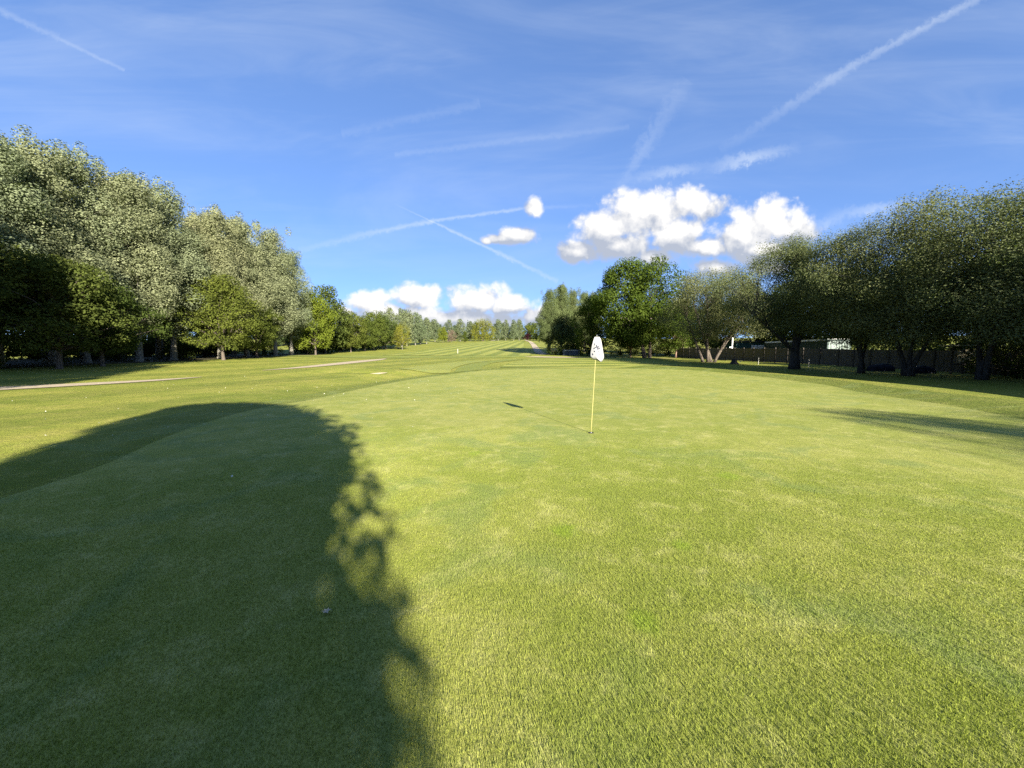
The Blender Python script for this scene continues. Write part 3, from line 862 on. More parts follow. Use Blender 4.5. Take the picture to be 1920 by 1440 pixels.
for i, (x, y, h) in enumerate([(-9.5, 266, 14.6), (-4.5, 270, 14.0), (1.0, 266, 14.2), (5.0, 272, 14.6)]):
    tree('poplar_tree', 'farpoplar%d' % (i % 3), x, y, h, 'poplar_far', 'grey-green poplar right of the big willow, %s from the left' % ORD[i], group='poplars right of the big willow', bark='bark_pale', wide=.95)
tree('purple_tree', 'small', 9.6, 236, 4.9, 'purple', 'small dark purple tree at the end of the fairway', wide=1.25)
for i, (x, y, h) in enumerate([(11.5, 282, 11.5), (17, 270, 12.4), (22, 256, 11.6)]):
    tree('broadleaf_tree', 'far%d' % i, x, y, h, 'hornbeam', 'green tree behind the purple tree, %s from the left' % ORD[i], group='green trees behind the purple tree')
tree('sapling', 'small', 13.4, 186, 4.6, 'hornbeam', 'slim green sapling left of the right-hand poplars', wide=.75)
# ---- wooded ridge behind everything
for i in range(64):
    x = -215 + i * 6.6 + rnd.uniform(-2, 2)
    y = 345 + rnd.uniform(-25, 45) + abs(x + 15) * .12
    kind = 'conifer%d' % (i % 2) if rnd.random() < .26 else 'far%d' % rnd.randrange(4)
    con = kind.startswith('con')
    tree('ridge_tree', kind, x, y, rnd.uniform(15, 19) if con else rnd.uniform(12, 16), 'conifer' if con else 'dark_wood',
         'dark pointed conifer in the wooded ridge on the skyline' if con else 'dark rounded tree in the wooded ridge on the skyline',
         group='conifers on the wooded ridge' if con else 'broadleaf trees on the wooded ridge')
for i in range(26):
    x = -76 + i * 4.3 + rnd.uniform(-1, 1)
    tree('hedge_shrub', 'shrub%d' % (i % 3), x, 312 + rnd.uniform(-4, 4), 4.6, 'dark_wood', 'low dark hedge shrub closing the far end of the fairway', 'shrub', 'hedge at the end of the fairway', wide=1.6)
# beyond the wood on the left: a belt of trees seen between the poplar trunks
for i in range(44):
    x, y = -90 - rnd.uniform(0, 10) - (i % 2) * 9, 20 + i * 4.2 + rnd.uniform(-1.5, 1.5)
    tree('hedgerow_tree', 'far%d' % (i % 4), x, y, rnd.uniform(9, 13), 'dark_wood', 'tree of the far belt glimpsed between the poplar trunks', group='tree belt behind the poplar wood', sink=.3)
# ---- right-hand side
for i, (x, y, h, k) in enumerate([(8.4, 88, 14.4, 0), (11.6, 91, 16.0, 1), (14.8, 95, 15.2, 2), (18.5, 99, 15.2, 0), (13.0, 103, 15.0, 1), (22, 106, 15.5, 2), (9.6, 99, 12.6, 1)]):
    tree('poplar_tree', 'poplar%d' % k, x, y, h, 'poplar_green', 'grey-green poplar of the clump right of the fairway, %s nearest' % ORD[i], group='poplar clump right of the fairway', bark='bark_pale', wide=1.18)
tree('oak_tree', 'oak', 23.8, 68, 16.8, 'oak', 'large round-headed dark green oak with two leaning trunks', rz=0.0, bark='bark', wide=1.0)
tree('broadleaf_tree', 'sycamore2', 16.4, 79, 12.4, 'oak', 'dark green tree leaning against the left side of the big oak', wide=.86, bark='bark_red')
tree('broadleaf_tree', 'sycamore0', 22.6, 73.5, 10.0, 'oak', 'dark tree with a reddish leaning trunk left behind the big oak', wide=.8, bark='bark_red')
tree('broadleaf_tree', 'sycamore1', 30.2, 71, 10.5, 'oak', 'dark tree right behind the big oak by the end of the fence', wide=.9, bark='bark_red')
tree('olive_tree', 'olive', 26.0, 50, 11.6, 'olive', 'olive-grey spreading tree with several leaning stems', rz=0.0, bark='bark', wide=1.12)
tree('thorn_tree', 'thick', 26.4, 36, 12.0, 'thorn', 'dark tree with a thick forked trunk in front of the container', rz=0.15, bark='bark_dark', wide=1.12)
for i, (x, y, h, lb) in enumerate([(27.6, 30.4, 10.6, 'slender dark tree right of the container, between two heavier trees'), (28.0, 27.2, 11.4, 'dark tree with several stems in front of the low dark heap'),
                                   (28.8, 23.6, 10.6, 'dark tree near the right edge, in front of the small shelter'), (29.6, 20.6, 10.2, 'dark tree cut by the right edge of the picture')]):
    tree('thorn_tree', 'thorn%d' % (i % 3), x, y, h, 'thorn', lb, group='dark trees along the fence', bark='bark_dark', wide=1.2)
for i, (x, y, h) in enumerate([(31.5, 16, 10.6), (31.2, 10.5, 10.2), (32, 4.5, 10.6), (31.5, -2, 10.8), (33, -9, 11.4), (33, -17, 12)]):
    tree('thorn_tree', 'thorn%d' % (i % 3), x, y, h, 'thorn', 'tree beyond the right edge whose shade falls on the rough', group='trees out of frame to the right', bark='bark_dark', wide=1.18)
for i, (x, y, h) in enumerate([(47.0, 35, 13), (45, 44, 12.5), (43.5, 51, 12), (43, 58, 12.5), (42, 66, 11.5), (39, 74, 12), (36, 83, 12), (31, 92, 12), (40.8, 21.5, 9.8), (38.6, 28.4, 8.4), (39.8, 14.5, 9.8)]):
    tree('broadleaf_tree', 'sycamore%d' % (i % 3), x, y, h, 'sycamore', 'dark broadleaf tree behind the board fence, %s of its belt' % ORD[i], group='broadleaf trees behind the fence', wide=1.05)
for i, (x, y) in enumerate([(38.6, 16), (38.8, 20), (39, 24), (38, 30), (38.5, 32.5), (39, 35.8), (39.4, 39.6), (39.6, 43.2), (34.5, 66), (33, 71)]):
    tree('shrub', 'shrub%d' % (i % 3), x, y, 3.3, 'shrub', 'tall dark shrub showing over the board fence, %s from the right' % ORD[i], 'shrub', 'shrubs behind the fence', wide=1.15)
# trees behind the viewer that throw the long shadows on the green
tree('broadleaf_tree', 'dense', 1.66, -9.95, 9.5, 'sycamore', 'tree behind the viewer that shades the left of the green', group='trees behind the viewer', rz=0.0)
for (x, y, h) in ((20.9, -47.8, 19.5), (23.0, -47.2, 18.9), (25.2, -48.5, 19.2)):
    tree('poplar_tree', 'poplar%d' % (int(h * 10) % 3), x, y, h, 'poplar', 'tall poplar far behind the viewer that dims the near corner of the green', group='poplars far behind the viewer', bark='bark_pale', wide=.8)
tree('thorn_tree', 'thorn1', 17.6, -10.2, 8.0, 'thorn', 'tree behind the viewer that shades the right edge of the green', group='trees behind the viewer', wide=.9)
# shrubs
shr = [(-46, 30, 2.6), (-45, 38, 2.2), (-46.5, 45, 2.4), (-45, 52, 2.0), (-46, 60, 2.4), (-45, 67, 2.2), (-46, 74, 2.2), (-43.5, 82, 2.8), (-44, 90, 2.6), (-38.5, 27.5, 1.6), (-44, 25, 2.4),
       (-51, 33, 2.5), (-52, 48, 2.5), (-51, 58, 2.5), (-52, 70, 2.5), (-60, 30, 3.4), (-61, 36, 3.2), (-60, 42, 3.6), (-61, 50, 3.2), (-60, 57, 3.6), (-61, 65, 3.2), (-60, 73, 3.4), (-61, 81, 3.4), (-47, 34, 2.0), (-47.5, 56, 2.0)]
shr += [(-46.5 - (i % 2) * 2, 86 + i * 4.5, 4.2) for i in range(12)]
shr += [(-63 - (i % 2) * 3, 22 + i * 3.6, 4.6) for i in range(20)]
for i, (x, y, h) in enumerate(shr):
    tree('shrub', 'shrub%d' % (i % 3), x, y, h, 'shrub', 'dark low shrub in the undergrowth of the left-hand trees', 'shrub', 'undergrowth of the left-hand trees', wide=1.3)
for i, (x, y, h) in enumerate([(9.2, 83.5, 3.2), (11.6, 82.5, 2.4), (14, 84, 4.2), (16.5, 82, 3.6), (18.5, 80, 3.0), (12.5, 86, 4.0)]):
    tree('shrub', 'shrub%d' % (i % 3), x, y, h, 'shrub', 'dark shrub at the foot of the right-hand poplars, %s from the left' % ORD[i], 'shrub', 'shrubs under the right-hand poplars', wide=1.1)
for i, (x, y, h) in enumerate([(23, 82, 2.4), (26, 81, 2.2), (29, 80, 2.4), (32, 79, 2.6)]):
    tree('shrub', 'shrub%d' % (i % 3), x, y, h, 'shrub', 'low dark hedge shrub behind the oak trunks, %s from the left' % ORD[i], 'shrub', 'hedge behind the oak', wide=1.5)
for i, (x, y, h) in enumerate([(33.6, 25.5, 2.6), (33.2, 22.4, 2.8), (32.8, 19.5, 3.0)]):
    tree('shrub', 'shrub%d' % (i % 3), x, y, h, 'shrub', 'black-shaded shrub along the fence near the right edge, %s from the left' % ORD[i], 'shrub', 'shrubs along the fence', wide=1.3)


# ---------------------------------------------------------------- board fence
M['fence'] = plain_mat('weathered_fence_board', (0.085, 0.075, 0.062), (0.150, 0.132, 0.108), 2.5, 0.9, 0.4, 0.15, stretch=(6, 6, .5))
M['fence_post'] = plain_mat('fence_post_wood', (0.045, 0.04, 0.034), (0.085, 0.075, 0.062), 3.0, 0.9, 0.4, 0.15)
FL = [(30.0, 70.0), (31.6, 57.0), (33.2, 46.5), (34.3, 40.5), (35.0, 34.0), (35.3, 26.0), (35.2, 16.0)]
fence = empty('board_fence', (*FL[2], H(*FL[2])))
inv = Matrix.Translation(-fence.location)
pts, acc_ = [], 0
W = 1.83
for (a, b) in zip(FL[:-1], FL[1:]):
    a, b = Vector(a), Vector(b)
    n = max(1, round((b - a).length / W))
    pts += [a.lerp(b, k / n) for k in range(n)]
pts.append(Vector(FL[-1]))
rf_ = random.Random(3)
panel_meshes = []
for k in range(3):
    mb = MB()
    nb = 15
    for i in range(nb):
        x0 = .06 + (W - .12) * i / nb
        t = rf_.uniform(0, .012)
        mb.box((x0 + .004, -t, .05), (x0 + (W - .12) / nb - .004, .016 - t + rf_.uniform(0, .006), 1.78 + rf_.uniform(-.015, .02)))
    for z in (.3, 1.0, 1.6):
        mb.box((.05, .024, z), (W - .05, .07, z + .07))
    panel_meshes.append(mb.mesh('fence_panel'))
mb = MB(); mb.box((-.05, -.05, -.1), (.05, .06, 1.86)); mb.add([(-.06, -.06, 1.861), (.06, -.06, 1.861), (.06, .07, 1.861), (-.06, .07, 1.861), (0, 0, 1.91)], [(0, 1, 4), (1, 2, 4), (2, 3, 4), (3, 0, 4), (3, 2, 1, 0)])
post_mesh = mb.mesh('fence_post')
for i in range(len(pts)):
    z = H(pts[i].x, pts[i].y)
    o = link('post', post_mesh, fence, M['fence_post'])
    o.location = Vector((pts[i].x, pts[i].y, z)) - fence.location
    if i < len(pts) - 1:
        d = pts[i + 1] - pts[i]
        o2 = link('panel', panel_meshes[i % 3], fence, M['fence'])
        o2.location = o.location + Vector((0, 0, rf_.uniform(-.03, .03)))
        o2.rotation_euler = (0, -math.atan2(H(pts[i + 1].x, pts[i + 1].y) - z, d.length), math.atan2(d.y, d.x))
        o2.scale = (d.length / W, 1, 1)
        o.rotation_euler = (0, 0, math.atan2(d.y, d.x))
tag(fence, 'long weathered grey close-board fence behind the right-hand trees', 'fence')

# ---------------------------------------------------------------- shipping container behind the fence
M['container_green'] = plain_mat('container_dark_green', (0.010, 0.030, 0.022), (0.018, 0.042, 0.032), 3.0, 0.5, 0.05)
M['container_pale'] = plain_mat('container_pale_doors', (0.13, 0.175, 0.15), (0.21, 0.26, 0.225), 1.6, 0.5, 0.05)
M['roof_edge'] = plain_mat('pale_roof_edge', (0.55, 0.55, 0.52), (0.70, 0.70, 0.66), 3.0, 0.5, 0.05)
M['steel'] = plain_mat('dull_steel', (0.10, 0.11, 0.11), (0.20, 0.21, 0.21), 6.0, 0.45, 0.05, metal=.6)
ct = empty('shipping_container', (36.9, 43.6, H(36.9, 44)), R(-4))
Wc, Lc, Hc = 2.44, 12.2, 2.85
mb = MB()
for s in (-1, 1):                                                # corrugated long walls
    vs, fs = [], []
    n = 80
    for i in range(n + 1):
        y = .1 + (Lc - .2) * i / n
        off = (0, .036, .036, 0)[i % 4]
        x = s * (Wc / 2 - .03 - off)
        vs += [(x, y, .2), (x, y, Hc - .14)]
    fs = [(2 * i, 2 * i + 2, 2 * i + 3, 2 * i + 1) for i in range(n)]
    mb.add(vs, fs)
mb.box((-Wc / 2 + .05, Lc - .06, .1), (Wc / 2 - .05, Lc, Hc - .06))
mb.build('wall', M['container_green'], ct)
mb = MB()
for s in (-1, 1):
    mb.box((s * Wc / 2 - .06, -.02, 0), (s * Wc / 2 + .06, .14, Hc)); mb.box((s * Wc / 2 - .06, Lc - .14, 0), (s * Wc / 2 + .06, Lc + .01, Hc))
    mb.box((s * Wc / 2 - .045, .14, 0), (s * Wc / 2 + .045, Lc - .14, .2))
mb.box((-Wc / 2 + .06, -.02, 0), (Wc / 2 - .06, .1, .16)); mb.box((-Wc / 2 + .06, -.02, Hc - .14), (Wc / 2 - .06, .1, Hc))
mb.build('frame', M['container_green'], ct)
mb = MB(); mb.box((-Wc / 2 - .05, .0, Hc + .002), (Wc / 2 + .05, Lc, Hc + .06))
for s in (-1, 1):
    mb.box((s * (Wc / 2 + .01) - .055, .145, Hc - .135), (s * (Wc / 2 + .01) + .055, Lc - .145, Hc - .002))
mb.build('roof', M['roof_edge'], ct)
for s in (-1, 1):
    x0, x1 = (-Wc / 2 + .07, -.01) if s < 0 else (.01, Wc / 2 - .07)
    mb = MB(); mb.box((x0, 0.0, .17), (x1, .05, Hc - .15))
    for z in (.95, 1.75):                                        # raised panels leave the cross seams between them
        pass
    xm = (x0 + x1) / 2
    for (a, b) in ((x0 + .03, xm - .035), (xm + .035, x1 - .03)):
        for (c, d) in ((.21, 1.0), (1.07, 1.85), (1.92, Hc - .19)):
            mb.box((a, -.025, c), (b, -.001, d))
    dr = mb.build('door', M['container_pale'], ct)
    for xx in (x0 + .28, x1 - .28):
        mb = MB(); mb.tube([(xx, -.06, .14), (xx, -.06, Hc - .12)], .02, 6)
        for z in (.3, 1.2, 2.4): mb.box((xx - .05, -.055, z), (xx + .05, -.026, z + .06))
        mb.build('locking_bar', M['steel'], dr)
    mb = MB(); mb.tube([(xm, -.08, 1.15), (xm + .32 * s, -.08, 1.12)], .014, 5); mb.build('handle', M['steel'], dr)
tag(ct, 'dark green shipping container with pale end doors behind the fence', 'container')

# teal shed with a white slatted rail, and a white post beside it
M['teal'] = plain_mat('teal_paint', (0.010, 0.045, 0.040), (0.018, 0.062, 0.055), 2.0, 0.6, 0.05)
M['white'] = plain_mat('white_paint', (0.62, 0.62, 0.60), (0.78, 0.78, 0.76), 3.0, 0.6, 0.05)
M['dark_roof'] = plain_mat('dark_felt_roof', (0.018, 0.02, 0.022), (0.04, 0.042, 0.045), 6.0, 0.9, 0.2)
sh = empty('teal_shed', (37.4, 60.5, H(37.4, 60.5)), R(3))
mb = MB()
for i in range(20):
    mb.box((-2.4 + .24 * i + .006, 0, .1), (-2.4 + .24 * (i + 1) - .006, .03 + .01 * (i % 2), 2.75))
mb.box((-2.4, .045, .1), (2.4, 3.0, 2.7))
mb.build('wall', M['teal'], sh)
mb = MB(); mb.add([(-2.7, -.3, 2.76), (2.7, -.3, 2.76), (2.7, 3.3, 2.9), (-2.7, 3.3, 2.9), (-2.7, -.3, 2.9), (2.7, -.3, 2.9), (2.7, 3.3, 3.06), (-2.7, 3.3, 3.06)],
                  [(0, 3, 2, 1), (4, 5, 6, 7), (0, 1, 5, 4), (1, 2, 6, 5), (2, 3, 7, 6), (3, 0, 4, 7)])
mb.build('roof', M['dark_roof'], sh)
tag(sh, 'teal boarded shed behind the fence, left of the container', 'shed')
rl = empty('slatted_rail', (37.9, 59.4, H(37.9, 59.4)), R(3))
mb = MB(); mb.box((-1.0, -.03, 2.12), (1.0, .05, 2.24)); mb.box((-1.0, -.02, .5), (1.0, .04, .58)); mb.build('rail', M['white'], rl)
for i in range(9):
    mb = MB(); mb.box((-.95 + .225 * i, .001, .3), (-.95 + .225 * i + .1, .03, 2.119)); mb.build('slat', M['white'], rl)
for s in (-1, 1):
    mb = MB(); mb.box((s * 1.04 - .035, -.04, 0), (s * 1.04 + .035, .03, 2.3)); mb.build('post', M['white'], rl)
tag(rl, 'white slatted rail standing in front of the teal shed', 'rail')
wp = empty('white_post', (33.4, 58.6, H(33.4, 58.6)))
mb = MB(); mb.box((-.07, -.07, 0), (.07, .07, 3.4)); mb.build('upright', M['white'], wp)
mb = MB(); mb.box((-.42, -.06, 1.86), (-.071, .06, 2.02)); mb.build('bracket', M['white'], wp)
tag(wp, 'white upright post just behind the fence, left of the teal shed', 'post')

# stakes, stump, heap, shelter, blue slatted barrier
M['stake'] = plain_mat('pale_stake', (0.32, 0.31, 0.27), (0.45, 0.43, 0.38), 5.0, 0.8, 0.1)
for (x, y, lb) in ((27.9, 43.6, 'thin pale wooden stake before the fence, left of the thick forked trunk'), (29.6, 38.4, 'thin pale wooden stake before the fence, right of the thick forked trunk')):
    mb = MB(); mb.tube([(0, 0, -.1), (.01, 0, .5), (.015, .01, .78), (.015, .01, .86)], [.028, .028, .027, .005], 6)
    o = mb.build('wooden_stake', M['stake'], None); o.location = (x, y, H(x, y)); tag(o, lb, 'stake')
mb = MB()
n = 14
rs = random.Random(8)
rings = []
for (z, r) in ((-.1, .95), (0, .62), (.12, .40), (.3, .30), (.55, .27), (.60, .25)):
    rings.append([(r * (1 + .22 * math.sin(3 * a + 1) * (1 if z < .2 else .3)) * math.cos(a), r * (1 + .18 * math.cos(5 * a) * (1 if z < .2 else .3)) * math.sin(a), z + (rs.uniform(-.04, .06) if z > .5 else 0)) for a in [2 * math.pi * k / n for k in range(n)]])
mb.add([p for rg in rings for p in rg], [(i * n + k, i * n + (k + 1) % n, (i + 1) * n + (k + 1) % n, (i + 1) * n + k) for i in range(len(rings) - 1) for k in range(n)] + [tuple((len(rings) - 1) * n + k for k in range(n))])
o = mb.build('tree_stump', M['bark_dark'], None, True); o.location = (26.2, 45.4, H(26.2, 45.4)); tag(o, 'low dark tree stump with spreading roots before the fence', 'stump')
M['tarp'] = plain_mat('dark_blue_tarpaulin', (0.010, 0.012, 0.022), (0.018, 0.021, 0.034), 3.0, 0.8, 0.3, .1)
def heap(x, y, lx, ly, hz, label, rz, seed):
    r = np.random.default_rng(seed)
    nu, nv = 28, 9
    v = []
    for j in range(nv):
        t = j / (nv - 1)
        for i in range(nu):
            a = 2 * math.pi * i / nu
            e = .45
            cx = math.copysign(abs(math.cos(a)) ** e, math.cos(a)); cy = math.copysign(abs(math.sin(a)) ** e, math.sin(a))
            k = (1 - t ** 3.2) ** .5 if t < 1 else 0.02
            v.append((cx * lx / 2 * k * (1 + .04 * math.sin(7 * a + seed)), cy * ly / 2 * k * (1 + .05 * math.sin(5 * a)), -.05 + (hz + .05) * t + .03 * math.sin(3 * a + 6 * t)))
    f = [(j * nu + i, j * nu + (i + 1) % nu, (j + 1) * nu + (i + 1) % nu, (j + 1) * nu + i) for j in range(nv - 1) for i in range(nu)]
    f.append(tuple((nv - 1) * nu + i for i in range(nu)))
    mb = MB(); mb.add(v, f)
    root = empty('covered_heap', (x, y, H(x, y)), rz)
    mb.build('cover', M['tarp'], root, True)
    mb = MB(); mb.tube([(-lx * .42, -ly * .2, hz * .9), (-lx * .1, -ly * .25, hz * 1.02), (lx * .3, -ly * .2, hz * .98)], .03, 6); mb.build('strap', M['steel'], root, True)
    tag(root, label, 'heap')
heap(31.8, 33.2, 1.9, 1.2, .62, 'low dark covered heap left of the several-stemmed dark tree', .1, 1)
heap(32.4, 30.6, 2.4, 1.1, .58, 'low dark covered heap seen between and right of the several stems', .2, 2)
M['pale_board'] = plain_mat('pale_boards', (0.26, 0.22, 0.13), (0.42, 0.37, 0.25), 2.0, 0.8, 0.2, stretch=(5, 5, .6))
sr = empty('small_shelter', (33.6, 28.2, H(33.6, 28.2)), R(-35))
for i in range(7):
    mb = MB(); mb.box((-.7 + i * .2, 0, .9 + .05 * (i % 3)), (-.7 + i * .2 + .17, .03, 1.9 - .25 * (i % 2))); mb.build('board', M['pale_board'], sr)
for s in (-1, 1):
    mb = MB(); mb.box((s * .95 - .05, -.05, 0), (s * .95 + .05, .05, 2.15)); mb.build('post', M['fence_post'], sr)
mb = MB(); mb.box((-1.6, -.12, 2.151), (1.6, .5, 2.23)); mb.build('roof_beam', M['stake'], sr)
mb = MB(); mb.box((-.9, -.02, .75), (.9, -.001, .85)); mb.build('rail', M['fence_post'], sr)
tag(sr, 'small open shelter with pale boards and a flat beam near the right edge', 'shelter')
M['blue_grey'] = plain_mat('blue_grey_paint', (0.035, 0.05, 0.085), (0.06, 0.08, 0.12), 3.0, 0.6, 0.1)
bb = empty('slatted_barrier', (12.2, 79.6, H(12.2, 79.6)), R(-4))
for i in range(11):
    mb = MB(); mb.box((-1.5 + i * .27, 0, .08), (-1.5 + i * .27 + .16, .03, 1.1)); mb.build('slat', M['blue_grey'], bb)
mb = MB(); mb.box((-1.55, -.06, 1.101), (1.5, .06, 1.16)); mb.build('top_rail', M['roof_edge'], bb)
mb = MB(); mb.box((-1.5, .031, .3), (1.45, .07, .4)); mb.build('lower_rail', M['blue_grey'], bb)
for s in (-1, 1):
    mb = MB(); mb.box((s * 1.62 - .05, -.05, 0), (s * 1.62 + .05, .05, 1.2)); mb.build('post', M['blue_grey'], bb)
tag(bb, 'low blue-grey slatted barrier at the foot of the right-hand poplars', 'barrier')

# small white marker flag far down the approach
M['yellow'] = plain_mat('yellow_flagstick', (0.30, 0.27, 0.095), (0.36, 0.325, 0.12), 8.0, 0.35, 0.0, .5)
mk = empty('marker_post', (-13.0, 92.5, H(-13.0, 92.5)))
mb = MB(); mb.tube([(0, 0, 0), (0, 0, 1.1)], .03, 8); mb.build('post', M['white'], mk)
mb = MB(); mb.tube([(0, 0, 1.101), (0, 0, 1.15), (0, 0, 1.18)], [.036, .034, .015], 8); mb.build('cap', M['yellow'], mk)
tag(mk, 'short white marker post at the near end of the fairway', 'marker post')

# ---------------------------------------------------------------- flagstick, flag, hole
HX, HY = (1110 - 960) / FPX * (EYE / ((815 - HOR) / FPX)), EYE / ((815 - HOR) / FPX)
HX, HY = round(HX, 2), round(HY, 2)
HZ = H(HX, HY) + 0.022
M['cup'] = plain_mat('white_cup_liner', (0.5, 0.5, 0.48), (0.62, 0.62, 0.6), 9.0, 0.5, 0.0)
M['soil_and_shade'] = plain_mat('cup_soil_and_shade', (0.012, 0.010, 0.008), (0.03, 0.024, 0.018), 30.0, 0.95, 0.3)
cup = empty('golf_hole', (HX, HY, HZ))
mb = MB()
n = 28
mb.add([(.054 * math.cos(2 * math.pi * k / n), .054 * math.sin(2 * math.pi * k / n), .003) for k in range(n)], [tuple(range(n))])
mb.build('opening', M['soil_and_shade'], cup)  # flat disc, no cavity: its near-black colour paints the shade inside the hole
mb = MB()
mb.add([(r * math.cos(2 * math.pi * k / n), r * math.sin(2 * math.pi * k / n), z) for (r, z) in ((.0545, .004), (.059, .006), (.064, .001)) for k in range(n)],
       [(i * n + k, i * n + (k + 1) % n, (i + 1) * n + (k + 1) % n, (i + 1) * n + k) for i in range(2) for k in range(n)])
mb.build('rim', M['soil_and_shade'], cup)
tag(cup, 'hole cut in the green at the foot of the yellow flagstick', 'golf hole')
LEAN = Vector((0.085, 0.0, 1.97))
POLE = lambda t: Vector((LEAN.x * t, LEAN.y * t, LEAN.z * t))
fs = empty('golf_flagstick', (HX, HY, HZ))
mb = MB(); mb.tube([POLE(t) for t in (-.05, .1, .3, .5, .7, .85, 1.0)], [.0075, .0075, .007, .007, .0065, .006, .006], 10); mb.build('pole', M['yellow'], fs, True)
mb = MB(); mb.tube([POLE(-.05), POLE(.004), POLE(.012)], [.017, .017, .010], 12); mb.build('ferrule', M['steel'], fs, True)
mb = MB(); mb.tube([POLE(1.0), POLE(1.008), POLE(1.016)], [.011, .012, .004], 10)
mb.build('finial', M['steel'], fs, True)
for k in range(3):
    mb = MB(); mb.tube([POLE(.985 - k * .012) + Vector((.008, 0, 0)), POLE(.975 - k * .012) + Vector((.022, -.004, .004)), POLE(.97 - k * .012) + Vector((.02, .01, -.006))], .004, 5)
    mb.build('fixing', M['bark_red'], fs, True)

# limp cloth: two folds hang from the top of the stick
fm, t, out = new_mat('flag_cloth')
d = t.n('ShaderNodeBsdfDiffuse'); d.inputs[0].default_value = (0.36, 0.36, 0.355, 1)
tr = t.n('ShaderNodeBsdfTranslucent'); tr.inputs[0].default_value = (0.28, 0.28, 0.275, 1)
mx = t.n('ShaderNodeMixShader'); mx.inputs[0].default_value = .22
tcn = t.n('ShaderNodeTexCoord')
wv = t.noise(tcn.outputs['Object'], 900, 2)
bpn = t.n('ShaderNodeBump'); bpn.inputs['Strength'].default_value = .08; bpn.inputs['Distance'].default_value = .001
t.put(bpn.inputs['Height'], wv); t.put(d.inputs['Normal'], bpn.outputs[0])
t.put(mx.inputs[1], d.outputs[0]); t.put(mx.inputs[2], tr.outputs[0]); t.put(out.inputs[0], mx.outputs[0])
M['flag'] = fm
PXM = HY / FPX                                                   # metres per pixel at the stick
outline = [(0.0, -4.0, 4.2), (.08, -5.6, 7.4), (.2, -6.8, 9.2), (.35, -8.2, 11.0), (.5, -9.2, 12.6), (.65, -10.2, 14.0), (.78, -10.0, 15.2), (.86, -6.6, 14.6), (.93, .8, 12.8), (1.0, 9.0, 10.6)]
NU = 22
def flag_pt(t, w):
    k = t * (len(outline) - 1) * 0 + t
    for a, b in zip(outline[:-1], outline[1:]):
        if a[0] <= t <= b[0]:
            u = (t - a[0]) / (b[0] - a[0]); L = a[1] + (b[1] - a[1]) * u; Rr = a[2] + (b[2] - a[2]) * u
            break
    x = (L + (Rr - L) * w) * PXM
    z = (632 - 46.5 * t) 
    zz = LEAN.z - .012 - t * 46.5 * PXM
    y = -.014 - .030 * math.sin(w * math.pi) * min(1, t * 3) + .026 * math.sin(w * 7.5 + 2.2 * t) * min(1, t * 1.6) + .012 * math.sin(w * 13 + 5 * t) * t
    px = LEAN.x * (1 - t * 46.5 / 183)
    return Vector((px + x, y, zz))
NT_ = 34
vs, fcs = [], []
for i in range(NT_ + 1):
    for j in range(NU + 1):
        vs.append(flag_pt(i / NT_, j / NU))
for i in range(NT_):
    for j in range(NU):
        a = i * (NU + 1) + j
        fcs.append((a, a + NU + 1, a + NU + 2, a + 1))
mb = MB(); mb.add(vs, fcs)
flag = mb.build('flag', M['flag'], fs, True)
so = flag.modifiers.new('thickness', 'SOLIDIFY'); so.thickness = .0012
M['print'] = plain_mat('dark_blue_print', (0.010, 0.012, 0.028), (0.022, 0.026, 0.05), 60.0, 0.8, 0.0)
# the printed emblem: dark marks lying on the cloth, in fractions of the flag's height and width
def mark(strokes):
    mb = MB()
    for pl, wd in strokes:
        ps = []
        for (a, b) in zip(pl[:-1], pl[1:]):
            for k in range(5):
                u = k / 5; ps.append((a[0] + (b[0] - a[0]) * u, a[1] + (b[1] - a[1]) * u))
        ps.append(pl[-1])
        L, Rr = [], []
        for i, p in enumerate(ps):
            q0, q1 = ps[max(i - 1, 0)], ps[min(i + 1, len(ps) - 1)]
            dxx, dyy = (q1[0] - q0[0]), (q1[1] - q0[1])
            ln = math.hypot(dxx, dyy * .5) or 1
            nx, ny = -dyy / ln * .5, dxx / ln
            ww = wd * (1 if 0 < i < len(ps) - 1 else .4)
            for side, lst in ((1, L), (-1, Rr)):
                t_, w_ = min(max(p[0] + side * nx * ww * .5, .01), .99), min(max(p[1] + side * ny * ww, .01), .99)
                lst.append(flag_pt(t_, w_) + Vector((0, -.0022, 0)))
        n_ = len(L)
        mb.add(L + Rr, [(i, i + 1, n_ + i + 1, n_ + i) for i in range(n_ - 1)])
    return mb.build('emblem', M['print'], flag)
mark([([(.31, .36), (.42, .47), (.55, .55)], .035), ([(.48, .16), (.415, .36), (.405, .52), (.37, .68)], .035), ([(.44, .57), (.475, .70)], .075), ([(.26, .20), (.34, .20)], .03)])
mark([([(.27, .66), (.30, .67)], .035), ([(.56, .22), (.59, .30), (.60, .24)], .035), ([(.60, .50), (.585, .62)], .03), ([(.70, .70), (.735, .66)], .045), ([(.66, .14), (.74, .17)], .04)])
tag(fs, 'yellow flagstick with a limp white flag printed with dark marks', 'flagstick')

